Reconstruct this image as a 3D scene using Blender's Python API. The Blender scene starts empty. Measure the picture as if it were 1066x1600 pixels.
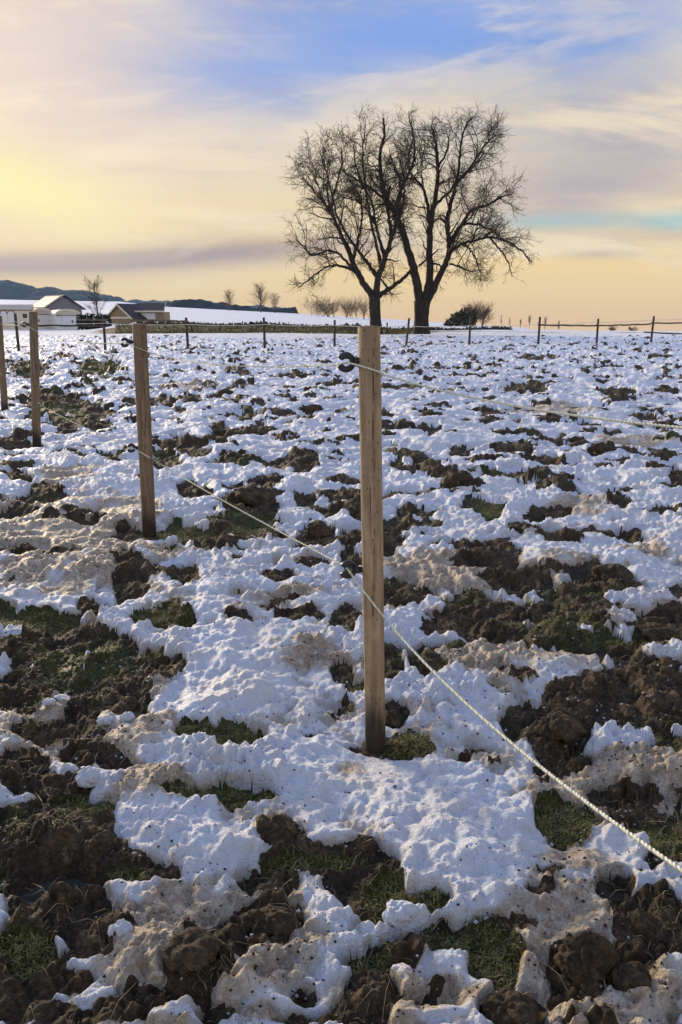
import bpy, bmesh, math, random
import numpy as np
from mathutils import Vector, Matrix

random.seed(7)
RNG = np.random.default_rng(11)
scene = bpy.context.scene
col = scene.collection
R = math.radians

# ------------------------------------------------------------------ camera
H = 1.5
FPX = 1200.0
PITCH = math.atan(303 / FPX)
cam_d = bpy.data.cameras.new('camera')
cam = bpy.data.objects.new('camera', cam_d)
col.objects.link(cam)
cam.location = (0, 0, H)
cam.rotation_euler = (math.pi / 2 - PITCH, 0, 0)
cam_d.sensor_fit = 'VERTICAL'
cam_d.sensor_height = 36.0
cam_d.lens = 36.0 * FPX / 1600
cam_d.clip_start = 0.05
cam_d.clip_end = 20000
scene.camera = cam

# ------------------------------------------------------------------ exposure
scene.view_settings.view_transform = 'Standard'
scene.view_settings.look = 'None'
scene.view_settings.gamma = 1.0
scene.view_settings.use_curve_mapping = False
scene.view_settings.exposure = 0.62

# ------------------------------------------------------------------ sun
SUN_AZ = R(-34)          # left of the view direction (+Y)
SUN_EL = R(11)
sun_dir = Vector((math.sin(SUN_AZ) * math.cos(SUN_EL), math.cos(SUN_AZ) * math.cos(SUN_EL), math.sin(SUN_EL)))
sd = bpy.data.lights.new('sun', 'SUN')
sd.energy = 3.7
sd.angle = R(16)
sd.color = (1.0, 0.80, 0.55)
so = bpy.data.objects.new('sun', sd)
col.objects.link(so)
so.rotation_euler = sun_dir.to_track_quat('Z', 'Y').to_euler()
so.location = (-40, 60, 40)


def ray(px, py):
    x = (px - 533) / FPX
    y = (800 - py) / FPX
    s, c = math.sin(PITCH), math.cos(PITCH)
    return Vector((x, c + y * s, -s + y * c))


def at_z(px, py, z):
    d = ray(px, py)
    t = (z - H) / d.z
    return Vector((d.x * t, d.y * t, z))


def at_y(px, py, Y):
    d = ray(px, py)
    t = Y / d.y
    return Vector((d.x * t, Y, H + d.z * t))


def azel(px, py):
    d = ray(px, py).normalized()
    return math.atan2(d.x, d.y), math.asin(d.z)


# ------------------------------------------------------------------ node helper
class NV:
    """A socket wrapped so that node maths can be written as expressions."""
    tree = None

    def __init__(self, s):
        self.s = s

    @staticmethod
    def m(op, *a, clamp=False):
        n = NV.tree.nodes.new('ShaderNodeMath')
        n.operation = op
        n.use_clamp = clamp
        for i, v in enumerate(a):
            if isinstance(v, NV):
                NV.tree.links.new(v.s, n.inputs[i])
            else:
                n.inputs[i].default_value = v
        return NV(n.outputs[0])

    def __add__(s, o): return NV.m('ADD', s, o)
    def __radd__(s, o): return NV.m('ADD', o, s)
    def __sub__(s, o): return NV.m('SUBTRACT', s, o)
    def __rsub__(s, o): return NV.m('SUBTRACT', o, s)
    def __mul__(s, o): return NV.m('MULTIPLY', s, o)
    def __rmul__(s, o): return NV.m('MULTIPLY', o, s)
    def __truediv__(s, o): return NV.m('DIVIDE', s, o)
    def __neg__(s): return NV.m('MULTIPLY', s, -1.0)
    def clamp(s): return NV.m('ADD', s, 0.0, clamp=True)


def smooth(v, a, b):
    n = NV.tree.nodes.new('ShaderNodeMapRange')
    n.interpolation_type = 'SMOOTHSTEP'
    NV.tree.links.new(v.s, n.inputs[0])
    n.inputs[1].default_value = a
    n.inputs[2].default_value = b
    return NV(n.outputs[0])


def mixc(f, a, b):
    n = NV.tree.nodes.new('ShaderNodeMix')
    n.data_type = 'RGBA'
    if isinstance(f, NV):
        NV.tree.links.new(f.s, n.inputs[0])
    else:
        n.inputs[0].default_value = f
    for i, v in ((6, a), (7, b)):
        if isinstance(v, NV):
            NV.tree.links.new(v.s, n.inputs[i])
        else:
            n.inputs[i].default_value = (v[0], v[1], v[2], 1)
    return NV(n.outputs[2])


def combine(x, y, z):
    n = NV.tree.nodes.new('ShaderNodeCombineXYZ')
    for i, v in enumerate((x, y, z)):
        if isinstance(v, NV):
            NV.tree.links.new(v.s, n.inputs[i])
        else:
            n.inputs[i].default_value = v
    return NV(n.outputs[0])


def noise(vec, scale, detail=4, rough=0.55, dist=0.0):
    n = NV.tree.nodes.new('ShaderNodeTexNoise')
    if vec is not None:
        NV.tree.links.new(vec.s, n.inputs['Vector'])
    n.inputs['Scale'].default_value = scale
    n.inputs['Detail'].default_value = detail
    n.inputs['Roughness'].default_value = rough
    n.inputs['Distortion'].default_value = dist
    return NV(n.outputs['Fac'])


def ramp(f, stops):
    n = NV.tree.nodes.new('ShaderNodeValToRGB')
    NV.tree.links.new(f.s, n.inputs[0])
    e = n.color_ramp.elements
    while len(e) < len(stops):
        e.new(0.5)
    for k, (p, c) in enumerate(stops):
        e[k].position = p
        e[k].color = (c[0], c[1], c[2], 1)
    return NV(n.outputs[0])


def lin(r, g, b):
    f = lambda v: (v / 255 / 12.92) if v / 255 <= 0.04045 else ((v / 255 + 0.055) / 1.055) ** 2.4
    return (f(r), f(g), f(b))


# ------------------------------------------------------------------ sky
world = bpy.data.worlds.new('World')
scene.world = world
world.use_nodes = True
wt = world.node_tree
wt.nodes.clear()
NV.tree = wt
SKY_K = 0.1
tc = wt.nodes.new('ShaderNodeTexCoord')
sep = wt.nodes.new('ShaderNodeSeparateXYZ')
wt.links.new(tc.outputs['Generated'], sep.inputs[0])
dx, dy, dz = NV(sep.outputs[0]), NV(sep.outputs[1]), NV(sep.outputs[2])
az = NV.m('ARCTAN2', dx, dy)
el = NV.m('ARCSINE', dz)
elp = NV.m('MAXIMUM', el, 0.0)
ska = wt.nodes.new('ShaderNodeTexSky')
ska.sky_type = 'NISHITA'
ska.sun_disc = False
ska.sun_elevation = SUN_EL
ska.sun_rotation = SUN_AZ
ska.dust_density = 1.5
ska.ozone_density = 1.5
nis = NV(ska.outputs[0])
# cloud sheet: the direction projected on a plane above, streaks get finer near the horizon
den = NV.m('MAXIMUM', dz, 0.0) + 0.16
pu, pv = dx / den, dy / den
cvec = combine(pu * 0.75 + pv * 0.25, pv * 1.0 - pu * 0.22, 0.0)
warp = noise(cvec, 1.3, 3, 0.5)
cvec2 = combine(pu * 0.50 + warp * 0.35, pv * 0.95 - pu * 0.22 + warp * 0.25, 3.1)
n1 = noise(cvec2, 1.0, 5, 0.52, 0.0)
n2 = noise(cvec2, 2.3, 7, 0.62, 0.15)
svec = combine(az * 2.0 + warp * 0.3, el * 11.0 + az * 0.6 + warp * 0.5, 1.7)
n3 = noise(svec, 1.5, 7, 0.56, 0.0)

n4 = noise(combine(az * 3.2 + el * 2.2 + warp * 0.5, el * 17.0 - az * 2.6 + warp * 0.9, 8.3), 1.5, 7, 0.60, 0.1)
n5 = noise(combine(az * 1.6 - el * 1.0 + warp * 0.6, el * 7.0 + az * 1.0 + warp * 0.8, 4.4), 1.7, 6, 0.55, 0.1)


def blob(px, py, sx, sy, rot=0.0):
    a, e = azel(px, py)
    sx, sy = sx / 1230.0, sy / 1230.0
    u = az - a
    v = el - e
    if rot:
        c, s = math.cos(R(rot)), math.sin(R(rot))
        u, v = u * c + v * s, v * c - u * s
    u = u / sx
    v = v / sy
    return NV.m('POWER', 2.718, -(u * u + v * v))


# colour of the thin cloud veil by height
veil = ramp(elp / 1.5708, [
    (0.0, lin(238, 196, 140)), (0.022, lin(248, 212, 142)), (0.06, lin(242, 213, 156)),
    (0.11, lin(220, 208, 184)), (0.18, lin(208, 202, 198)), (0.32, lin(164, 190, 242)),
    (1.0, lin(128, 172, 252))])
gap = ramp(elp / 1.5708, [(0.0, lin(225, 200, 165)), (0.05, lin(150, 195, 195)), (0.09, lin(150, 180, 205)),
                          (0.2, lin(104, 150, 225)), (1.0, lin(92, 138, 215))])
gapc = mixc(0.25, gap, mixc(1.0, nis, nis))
nsc = wt.nodes.new('ShaderNodeMix')
nsc.data_type = 'RGBA'
nsc.blend_type = 'MULTIPLY'
nsc.inputs[0].default_value = 1.0
wt.links.new(nis.s, nsc.inputs[6])
nsc.inputs[7].default_value = (SKY_K, SKY_K, SKY_K, 1)
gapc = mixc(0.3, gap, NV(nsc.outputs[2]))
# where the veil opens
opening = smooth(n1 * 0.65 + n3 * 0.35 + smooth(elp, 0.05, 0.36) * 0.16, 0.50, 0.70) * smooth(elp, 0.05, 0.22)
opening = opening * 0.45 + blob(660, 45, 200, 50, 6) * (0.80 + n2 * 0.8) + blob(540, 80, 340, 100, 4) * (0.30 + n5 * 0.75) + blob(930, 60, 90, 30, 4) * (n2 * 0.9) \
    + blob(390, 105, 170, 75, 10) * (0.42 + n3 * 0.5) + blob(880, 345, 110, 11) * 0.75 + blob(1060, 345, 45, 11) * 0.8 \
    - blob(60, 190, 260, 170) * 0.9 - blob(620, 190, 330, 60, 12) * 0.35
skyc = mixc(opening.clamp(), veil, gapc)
# greyer, thicker streaks
grey = smooth(n3, 0.42, 0.66) * 0.50 * smooth(elp, 0.03, 0.10) + blob(960, 250, 170, 50, 6) * (0.3 + n2 * 0.7) \
    + blob(900, 300, 150, 28, 4) * 0.35 + blob(300, 45, 240, 60) * 0.35
skyc = mixc(grey.clamp(), skyc, lin(168, 160, 174))
# light cream wisps
wisp = smooth(n2 * 0.6 + n3 * 0.4, 0.46, 0.62) * 0.75 * smooth(elp, 0.02, 0.08)
skyc = mixc(wisp.clamp(), skyc, lin(246, 228, 192))
# low mauve bank under the sun, left
bank = blob(40, 412, 300, 17, 2) * (0.75 + n3 * 0.6) + blob(330, 392, 220, 17, 4) * (0.3 + n3 * 0.8) + blob(930, 398, 55, 7) * 0.3
skyc = mixc(bank.clamp(), skyc, lin(138, 124, 142))
# glow of the veiled sun
glow = blob(-30, 270, 300, 130, 4) * (0.25 + n3 * 1.1)
skyc = mixc((glow * 0.9).clamp(), skyc, lin(255, 224, 176))
halo = blob(-20, 130, 300, 190) * 0.65
skyc = mixc(halo.clamp(), skyc, lin(242, 220, 206))
lightst = smooth(n4, 0.48, 0.68) * blob(60, 190, 330, 190) * 0.75
skyc = mixc(lightst.clamp(), skyc, lin(255, 234, 202))
mauve = 0.75 * smooth(n5, 0.47, 0.68) * (blob(250, 120, 300, 120, 12) * 0.5 + blob(300, 350, 260, 60, 4) * 0.45 + blob(900, 200, 300, 110, 6) * 0.50)
skyc = mixc(mauve.clamp(), skyc, lin(178, 166, 176))
tan_ = smooth(n4, 0.44, 0.62) * blob(750, 170, 380, 110, 6) * 0.45
skyc = mixc(tan_.clamp(), skyc, lin(214, 198, 164))
core = blob(0, 285, 190, 50, -14) * (0.45 + n3 * 1.0)
skyc = mixc((core * 0.95).clamp(), skyc, lin(255, 240, 176))
blue = blob(690, 42, 210, 48, 6) * (0.35 + n2 * 1.1) + blob(430, 90, 230, 80, 10) * (0.15 + n5 * 0.95) + blob(930, 70, 110, 34, 4) * (n2 * 0.9)
skyc = mixc((blue * 0.85).clamp(), skyc, lin(128, 160, 222))
streak = smooth(n4, 0.52, 0.66) * blob(640, 60, 420, 90, 8) * 0.5
skyc = mixc(streak.clamp(), skyc, lin(226, 214, 206))
teal = blob(880, 345, 110, 11) * 0.42 + blob(1060, 345, 50, 11) * 0.7
skyc = mixc(teal.clamp(), skyc, lin(165, 200, 198))
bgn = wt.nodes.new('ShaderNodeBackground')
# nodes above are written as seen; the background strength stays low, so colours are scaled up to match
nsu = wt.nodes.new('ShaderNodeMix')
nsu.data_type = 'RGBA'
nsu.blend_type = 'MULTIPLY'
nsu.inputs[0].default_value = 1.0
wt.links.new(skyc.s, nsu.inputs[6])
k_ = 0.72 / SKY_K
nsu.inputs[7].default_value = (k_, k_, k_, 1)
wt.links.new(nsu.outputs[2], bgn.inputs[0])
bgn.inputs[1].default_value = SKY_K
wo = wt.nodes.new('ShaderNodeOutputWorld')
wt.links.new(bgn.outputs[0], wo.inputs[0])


# ------------------------------------------------------------------ object helpers
def new_obj(name, mesh, mat=None, parent=None):
    o = bpy.data.objects.new(name, mesh)
    col.objects.link(o)
    if mat is not None and mesh is not None and not mesh.materials:
        mesh.materials.append(mat)
    if parent is not None:
        o.parent = parent
    return o


def tag(o, label=None, cat=None, group=None, kind=None):
    if label: o['label'] = label
    if cat: o['category'] = cat
    if group: o['group'] = group
    if kind: o['kind'] = kind
    return o


def thing(name, label, cat, loc=(0, 0, 0), rz=0.0, group=None):
    o = new_obj(name, None)
    o.location = loc
    o.rotation_euler = (0, 0, rz)
    return tag(o, label, cat, group)


def mesh_np(name, V, F, smooth_shade=True, attrs=None):
    """Mesh from numpy arrays; F is an (n,3) or (n,4) array."""
    me = bpy.data.meshes.new(name)
    V = np.ascontiguousarray(V, dtype=np.float32)
    F = np.ascontiguousarray(F, dtype=np.int32)
    n, k = F.shape
    me.vertices.add(len(V))
    me.vertices.foreach_set('co', V.ravel())
    me.loops.add(n * k)
    me.loops.foreach_set('vertex_index', F.ravel())
    me.polygons.add(n)
    me.polygons.foreach_set('loop_start', np.arange(0, n * k, k, dtype=np.int32))
    me.polygons.foreach_set('use_smooth', np.full(n, smooth_shade, dtype=bool))
    me.update(calc_edges=True)
    for an, av in (attrs or {}).items():
        a = me.attributes.new(an, 'FLOAT', 'POINT')
        a.data.foreach_set('value', np.ascontiguousarray(av, dtype=np.float32))
    return me


class MB:
    """Collects simple shapes, then links them as one mesh object."""

    def __init__(self):
        self.v, self.f = [], []

    def poly(self, pts, faces):
        o = len(self.v)
        self.v += [tuple(p) for p in pts]
        self.f += [tuple(i + o for i in f) for f in faces]

    def box(self, lo, hi):
        x0, y0, z0 = lo
        x1, y1, z1 = hi
        self.poly([(x0, y0, z0), (x1, y0, z0), (x1, y1, z0), (x0, y1, z0), (x0, y0, z1), (x1, y0, z1), (x1, y1, z1), (x0, y1, z1)],
                  [(3, 2, 1, 0), (4, 5, 6, 7), (0, 1, 5, 4), (1, 2, 6, 5), (2, 3, 7, 6), (3, 0, 4, 7)])

    def prism(self, outline, y0, y1):
        """outline: (x, z) points, anticlockwise seen from -y."""
        n = len(outline)
        self.poly([(x, y0, z) for x, z in outline] + [(x, y1, z) for x, z in outline],
                  [tuple(range(n)), tuple(range(2 * n - 1, n - 1, -1))] +
                  [((i + 1) % n, i, i + n, (i + 1) % n + n) for i in range(n)])

    def tube(self, pts, rad, sides=6, cap=True):
        pts = [Vector(p) for p in pts]
        n = len(pts)
        if not hasattr(rad, '__len__'):
            rad = [rad] * n
        o = len(self.v)
        t0 = (pts[1] - pts[0]).normalized()
        up = Vector((0, 0, 1)) if abs(t0.z) < 0.9 else Vector((1, 0, 0))
        a = t0.cross(up).normalized()
        for i in range(n):
            t = (pts[min(i + 1, n - 1)] - pts[max(i - 1, 0)])
            if t.length < 1e-9:
                t = t0
            t.normalize()
            a = (a - t * a.dot(t))
            a.normalize()
            b = t.cross(a)
            for k in range(sides):
                w = 2 * math.pi * k / sides
                p = pts[i] + (a * math.cos(w) + b * math.sin(w)) * rad[i]
                self.v.append((p.x, p.y, p.z))
        for i in range(n - 1):
            for k in range(sides):
                k2 = (k + 1) % sides
                self.f.append((o + i * sides + k, o + i * sides + k2, o + (i + 1) * sides + k2, o + (i + 1) * sides + k))
        if cap:
            self.f.append(tuple(o + k for k in range(sides - 1, -1, -1)))
            self.f.append(tuple(o + (n - 1) * sides + k for k in range(sides)))

    def build(self, name, mat, parent=None, sm=False):
        me = bpy.data.meshes.new(name)
        me.from_pydata(self.v, [], self.f)
        if sm:
            me.polygons.foreach_set('use_smooth', np.ones(len(self.f), dtype=bool))
        me.update()
        return new_obj(name, me, mat, parent)


# ------------------------------------------------------------------ numpy noise
_g = RNG.uniform(0, 2 * np.pi, 4096)
_GX, _GY = np.cos(_g).astype(np.float32), np.sin(_g).astype(np.float32)


def _hash(ix, iy, seed):
    h = (ix.astype(np.uint32) * np.uint32(374761393) + iy.astype(np.uint32) * np.uint32(668265263) + np.uint32((seed * 2246822519) & 0xffffffff))
    h ^= h >> np.uint32(13)
    h *= np.uint32(1274126177)
    h ^= h >> np.uint32(16)
    return h


def perlin(x, y, seed=0):
    fx, fy = np.floor(x), np.floor(y)
    ix, iy = fx.astype(np.int64), fy.astype(np.int64)
    dx_, dy_ = (x - fx).astype(np.float32), (y - fy).astype(np.float32)
    u = dx_ * dx_ * dx_ * (dx_ * (dx_ * 6 - 15) + 10)
    v = dy_ * dy_ * dy_ * (dy_ * (dy_ * 6 - 15) + 10)

    def g(a, b):
        h = _hash(ix + a, iy + b, seed) & np.uint32(4095)
        return _GX[h] * (dx_ - a) + _GY[h] * (dy_ - b)
    n0 = g(0, 0) * (1 - u) + g(1, 0) * u
    n1_ = g(0, 1) * (1 - u) + g(1, 1) * u
    return (n0 * (1 - v) + n1_ * v) * 1.5


def fbm(x, y, seed=0, octs=4, gain=0.5):
    s, a = 0, 1.0
    for o in range(octs):
        s = s + a * perlin(x * 2 ** o + 13.7 * o, y * 2 ** o - 7.1 * o, seed + o)
        a *= gain
    return s


def worley(x, y, seed=0):
    """F1 distance of jittered cells, and a random number per cell."""
    fx, fy = np.floor(x), np.floor(y)
    ix, iy = fx.astype(np.int64), fy.astype(np.int64)
    best = np.full(x.shape, 9.0, dtype=np.float32)
    cell = np.zeros(x.shape, dtype=np.float32)
    for a in (-1, 0, 1):
        for b in (-1, 0, 1):
            h = _hash(ix + a, iy + b, seed)
            jx = (h & np.uint32(1023)).astype(np.float32) / 1023
            jy = ((h >> np.uint32(10)) & np.uint32(1023)).astype(np.float32) / 1023
            d = (fx + a + jx - x) ** 2 + (fy + b + jy - y) ** 2
            m = d < best
            best = np.where(m, d, best)
            cell = np.where(m, ((h >> np.uint32(20)) & np.uint32(1023)).astype(np.float32) / 1023, cell)
    return np.sqrt(best), cell


def sstep(a, b, v):
    t = np.clip((v - a) / (b - a), 0, 1)
    return t * t * (3 - 2 * t)


# ------------------------------------------------------------------ the lie of the land
def base(x, y):
    """Broad terrain height: the flat paddock, a grassy bank behind it, a snow slope rising to the left, falling away to the right."""
    x = np.asarray(x, dtype=np.float64)
    y = np.asarray(y, dtype=np.float64)
    d = np.sqrt(x * x + y * y)
    a = np.arctan2(x, np.maximum(y, 1e-6))
    a = np.where(y <= 0, np.sign(x) * 1.6, a)
    z = 0.10 * perlin(x / 9.0, y / 9.0, 91) * sstep(6, 25, d) + 0.22 * sstep(48, 66, d)
    bank = sstep(-0.32, -0.25, a) * (1 - sstep(0.02, 0.10, a))
    z = z + (0.62 - 1.3 * (a + 0.25)) * bank * sstep(72, 80, d)
    T = np.interp(a, [-0.6, -0.43, -0.27, -0.2286, -0.043, 0.054, 0.135, 0.216, 0.30, 0.43, 0.8, 1.6],
                  [8.0, 8.6, 8.0, 6.2, 3.15, 1.2, -0.4, -2.1, -4.8, -7.2, -7.5, -6.0])
    d0 = 86 + 60 * (1 - sstep(-0.30, -0.24, a))
    near_z = z
    f = np.clip((d - d0) / (330 - d0), 0, 1)
    z = near_z * (1 - f) + T * f
    z = z - np.maximum(d - 330, 0) * 0.035
    return z


def base1(x, y):
    return float(base(np.array([x]), np.array([y]))[0])


# patches read off the ground: centre and half sizes (given where they appear, laid out on the ground plane in metres)
MUD = [(97,1300,34,36),(96,1330,30,26),
 (20,860,30,9),(100,866,30,7),(205,897,24,30),(150,942,28,9),(110,985,62,16),(160,1002,45,24),(60,1012,70,30),(150,1040,105,30),
 (250,1042,36,22),(55,1062,75,25),(170,1085,72,30),(40,1095,55,20),(130,1130,40,18),(60,1142,40,14),(210,1112,24,14),(150,1185,46,22),
 (100,1160,40,10),(25,1190,42,20),(60,1217,36,14),(90,1242,46,12),(290,892,22,18),(372,871,10,7),(440,902,24,10),(496,879,28,10),
 (533,1050,14,16),(490,1146,22,4),(470,962,42,7),
 (545,880,14,22),(540,966,22,18),(612,920,36,20),(642,930,46,14),(765,866,50,20),(800,905,50,16),(930,915,52,30),(895,938,62,28),
 (870,962,70,30),(740,950,46,28),(760,985,82,26),(880,1000,62,26),(700,978,42,22),(930,1006,40,24),(1030,985,40,28),(1060,925,18,18),
 (600,1022,26,22),(605,1050,26,18),(668,1042,28,20),(700,1010,40,9),(1000,1070,66,40),(960,1080,55,28),(1040,1112,56,44),(890,1086,38,16),
 (820,1068,16,9),(830,1132,38,22),(880,1150,46,32),(900,1180,28,16),(980,1130,46,22),(1040,1160,46,22),(612,1115,17,15),(565,1165,24,7),
 (570,1380,54,46),(480,1338,88,22),(560,1350,62,20),(440,1312,36,22),(420,1366,40,18),(860,1364,20,6),(838,1402,22,9),(965,1240,56,16),
 (1030,1290,56,36),(1050,1332,46,26),(965,1376,26,20),(1020,1432,52,40),(1030,1470,44,32),(985,1490,28,18),(740,1450,68,16),(682,1470,60,20),
 (620,1492,50,22),(580,1532,40,36),(560,1580,40,28),(915,1525,42,44),(985,1552,28,20),(800,1582,44,24),
 (60,1232,60,18),(112,1232,40,22),(90,1290,96,32),(40,1322,58,46),(150,1312,40,22),(30,1370,40,18),(200,1350,56,18),(240,1366,40,17),
 (90,1422,86,36),(140,1450,58,22),(40,1502,58,46),(430,1437,46,32),(300,1512,46,32),(90,1522,48,18),(60,1572,56,22),(190,1577,56,18),(250,1560,36,20),
 (470,1552,28,18),(480,1590,58,16),(130,1482,36,14),(70,1370,50,18),(340,1590,30,10),
 (85,625,45,22),(130,640,50,13),(110,656,36,13),(150,660,26,11),(45,575,30,12),(100,556,14,4),(205,624,14,4),(245,624,28,8),(285,640,10,4),
 (305,618,10,6),(336,618,12,6),(385,645,25,8),(345,676,15,13),(410,668,18,9),(443,646,18,5),(480,650,12,4),(470,717,25,11),(275,690,34,13),
 (300,705,28,8),(430,722,24,8),(370,715,34,10),(260,715,24,10),(388,782,44,19),(390,812,48,22),(345,815,24,10),(496,832,26,19),(520,796,20,11),
 (415,753,28,12),(476,776,15,6),(365,756,20,7),(300,756,24,11),(165,710,20,8),(70,762,25,9),(60,776,38,9),(20,690,30,11),(25,742,20,7),
 (200,830,20,14),(330,842,30,11),(20,800,30,8),
 (670,672,20,7),(660,722,18,11),(693,721,12,5),(720,702,18,8),(765,642,16,5),(755,656,10,4),(805,656,8,3),(910,662,24,4),(800,700,34,10),
 (850,718,28,7),(930,707,12,9),(800,740,34,8),(765,736,14,6),(620,720,12,5),(625,766,30,5),(600,770,14,6),(650,798,34,9),(740,790,20,8),
 (850,798,38,8),(880,796,14,9),(970,782,15,8),(1058,745,14,18),(560,800,18,18),(602,832,34,18),(548,832,16,12),(980,830,28,10),(832,812,12,6),
 (1040,796,18,7),(920,832,22,6),(700,850,30,8),(820,606,34,8),(700,575,30,3),(840,558,30,3),(520,600,26,4),(460,585,22,4),(380,600,20,4),
 (590,640,20,5),(960,610,30,5),(1010,650,26,5),(640,605,26,4),(1030,560,20,3),(930,575,30,3)]
GRASS = [(40,960,62,18),(330,1150,58,20),(372,1166,36,20),(360,1240,88,16),(255,965,46,12),(558,1076,24,11),(640,1167,34,16),(665,1412,40,20),
 (880,1276,42,36),(765,1506,44,36),(740,1470,50,24),(155,572,34,12),(165,706,14,5),(765,796,24,12),(270,828,48,16),(250,962,40,14),(470,1345,70,12),
 (600,1395,30,26),(130,1260,40,14),(200,1362,30,14),(560,1500,40,16),(1020,1300,36,20),(50,1480,40,24),(95,640,40,10),(390,820,30,12),(700,1480,36,16)]
DIRT = [(380,1480,130,90),(620,1560,110,50),(860,1450,120,80),(960,1560,110,50),(120,1130,130,60),(230,1230,60,30),(950,1220,120,50),(110,830,130,70),(760,890,160,30),(470,1020,60,26),(300,1500,150,90),(780,1040,120,30),(560,1210,30,20),
 (25,1120,26,18),(20,1142,32,18),(750,1036,52,14),(870,1042,62,22),(835,1142,22,18),(940,1116,52,10),(960,1202,72,24),(900,1232,60,18),
 (820,1452,64,20),(700,1562,64,18),(870,1422,66,22),(900,1340,70,26),(30,1402,26,14),(22,1442,22,14),(190,1462,26,18),(290,1402,64,24),(350,1425,50,22),
 (312,1472,64,36),(160,1552,50,14),(230,1210,36,16),(60,800,70,24),(40,850,60,18),(150,800,70,24),(60,890,70,16),(250,860,40,10),(700,880,40,12),
 (480,1010,40,10),(240,1080,30,12),(200,790,50,16),(110,740,50,14),(900,790,50,16),(640,880,40,10),(990,690,60,10),(870,640,60,8),(300,600,50,6),
 (1000,860,40,10),(470,930,40,8),(640,1580,60,14),(1020,1580,40,20),(390,1500,40,24),(200,1430,50,16),(410,1585,40,14),(880,1500,20,40)]
SNOW = [(525,885,34,16),(75,1105,22,11),(97,1085,18,9),(165,1130,26,14),(95,1205,30,18),(140,1228,28,24),(240,1290,76,26),(330,1322,52,26),(150,1555,30,12),
 (430,1555,56,26),(300,1592,60,10),(870,1040,56,20),(980,950,0,0),(230,1160,56,24),(430,1190,50,30),(650,1160,0,0),(760,1190,0,0),(860,870,50,18),
 (990,880,50,24),(620,985,50,22),(720,1330,90,60),(680,1240,100,50),(520,1200,110,40),(790,1290,50,50),(510,1430,32,30),(640,1440,26,16),
 (620,1530,42,20),(660,1590,60,14),(350,1080,90,34),(400,1010,110,34),(480,950,0,0),(990,1560,30,16),(1050,1540,22,24),(940,1590,40,12),(1000,1290,0,0)]


def paint(X, Y, lst, warp):
    """Soft union of ground ellipses over a grid whose rows share one y."""
    out = np.zeros(X.shape, dtype=np.float32)
    yrow = Y[:, 0]
    for (px, py, rx, ry) in lst:
        if rx == 0:
            continue
        C = at_z(px, py, 0.02)
        A = at_z(px, py - ry, 0.02)
        B = at_z(px, py + ry, 0.02)
        ex = abs(at_z(px + rx, py, 0.02).x - C.x)
        er = (A - B) * 0.5
        m = er.y * 2.0
        r0, r1 = np.searchsorted(yrow, [C.y - m, C.y + m])
        if r1 <= r0:
            continue
        x, y, w = X[r0:r1], Y[r0:r1], warp[r0:r1]
        b = (y - C.y) / er.y
        a = (x - C.x - b * er.x) / ex
        q = np.sqrt(a * a + b * b) + w
        out[r0:r1] = np.maximum(out[r0:r1], 1 - sstep(0.55, 1.45, q))
    return out


# ------------------------------------------------------------------ materials
def new_mat(name):
    m = bpy.data.materials.new(name)
    m.use_nodes = True
    t = m.node_tree
    t.nodes.clear()
    NV.tree = t
    out = t.nodes.new('ShaderNodeOutputMaterial')
    p = t.nodes.new('ShaderNodeBsdfPrincipled')
    t.links.new(p.outputs[0], out.inputs[0])
    return m, t, p


def link(p, name, v):
    if isinstance(v, NV):
        NV.tree.links.new(v.s, p.inputs[name])
    else:
        p.inputs[name].default_value = v


def bump(p, h, dist, strength=1.0):
    n = NV.tree.nodes.new('ShaderNodeBump')
    n.inputs['Strength'].default_value = strength
    n.inputs['Distance'].default_value = dist
    NV.tree.links.new(h.s, n.inputs['Height'])
    NV.tree.links.new(n.outputs[0], p.inputs['Normal'])


def attr(name):
    n = NV.tree.nodes.new('ShaderNodeAttribute')
    n.attribute_name = name
    return NV(n.outputs['Fac'])


def objco():
    n = NV.tree.nodes.new('ShaderNodeTexCoord')
    return NV(n.outputs['Object'])


def simple(name, c1, c2, scale=6.0, rough=0.7, bmp=0.0, stretch=None, spec=0.3, metal=0.0):
    m, t, p = new_mat(name)
    co = objco()
    if stretch:
        mp = t.nodes.new('ShaderNodeMapping')
        mp.inputs['Scale'].default_value = stretch
        t.links.new(co.s, mp.inputs[0])
        co = NV(mp.outputs[0])
    n = noise(co, scale, 6, 0.6)
    link(p, 'Base Color', ramp(n, [(0.3, c1), (0.7, c2)]))
    link(p, 'Roughness', rough)
    link(p, 'Metallic', metal)
    p.inputs['Specular IOR Level'].default_value = spec
    if bmp:
        bump(p, n, bmp)
    return m


def snow_mat():
    m, t, p = new_mat('snow')
    co = objco()
    dirt = attr('dirt')
    fine = noise(co, 90, 5, 0.65)
    med = noise(co, 22, 5, 0.6)
    big = noise(co, 3.5, 4, 0.6)
    d = smooth(dirt * 0.95 + (med - 0.5) * 1.1 + (fine - 0.5) * 1.0 + (big - 0.5) * 0.35, 0.22, 0.85)
    c = mixc(d, mixc(smooth(big * 0.6 + med * 0.4, 0.38, 0.66), (0.81, 0.87, 0.96), (0.80, 0.79, 0.78)), ramp(fine * 0.5 + med * 0.5, [(0.34, (0.17, 0.115, 0.065)), (0.48, (0.50, 0.40, 0.28)), (0.60, (0.74, 0.66, 0.53))]))
    # dark flecks of earth
    sp = noise(co, 55, 2, 0.4)
    fleck = smooth(sp, 0.70, 0.745) * (0.35 + dirt * 0.6 + smooth(big, 0.45, 0.65) * 0.5)
    c = mixc(fleck.clamp(), c, (0.045, 0.03, 0.018))
    link(p, 'Base Color', c)
    link(p, 'Roughness', 0.55)
    p.inputs['Specular IOR Level'].default_value = 0.35
    bump(p, fine * 0.9 + med * 0.8 + noise(co, 240, 3, 0.6) * 0.45, 0.020, 1.0)
    return m


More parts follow.
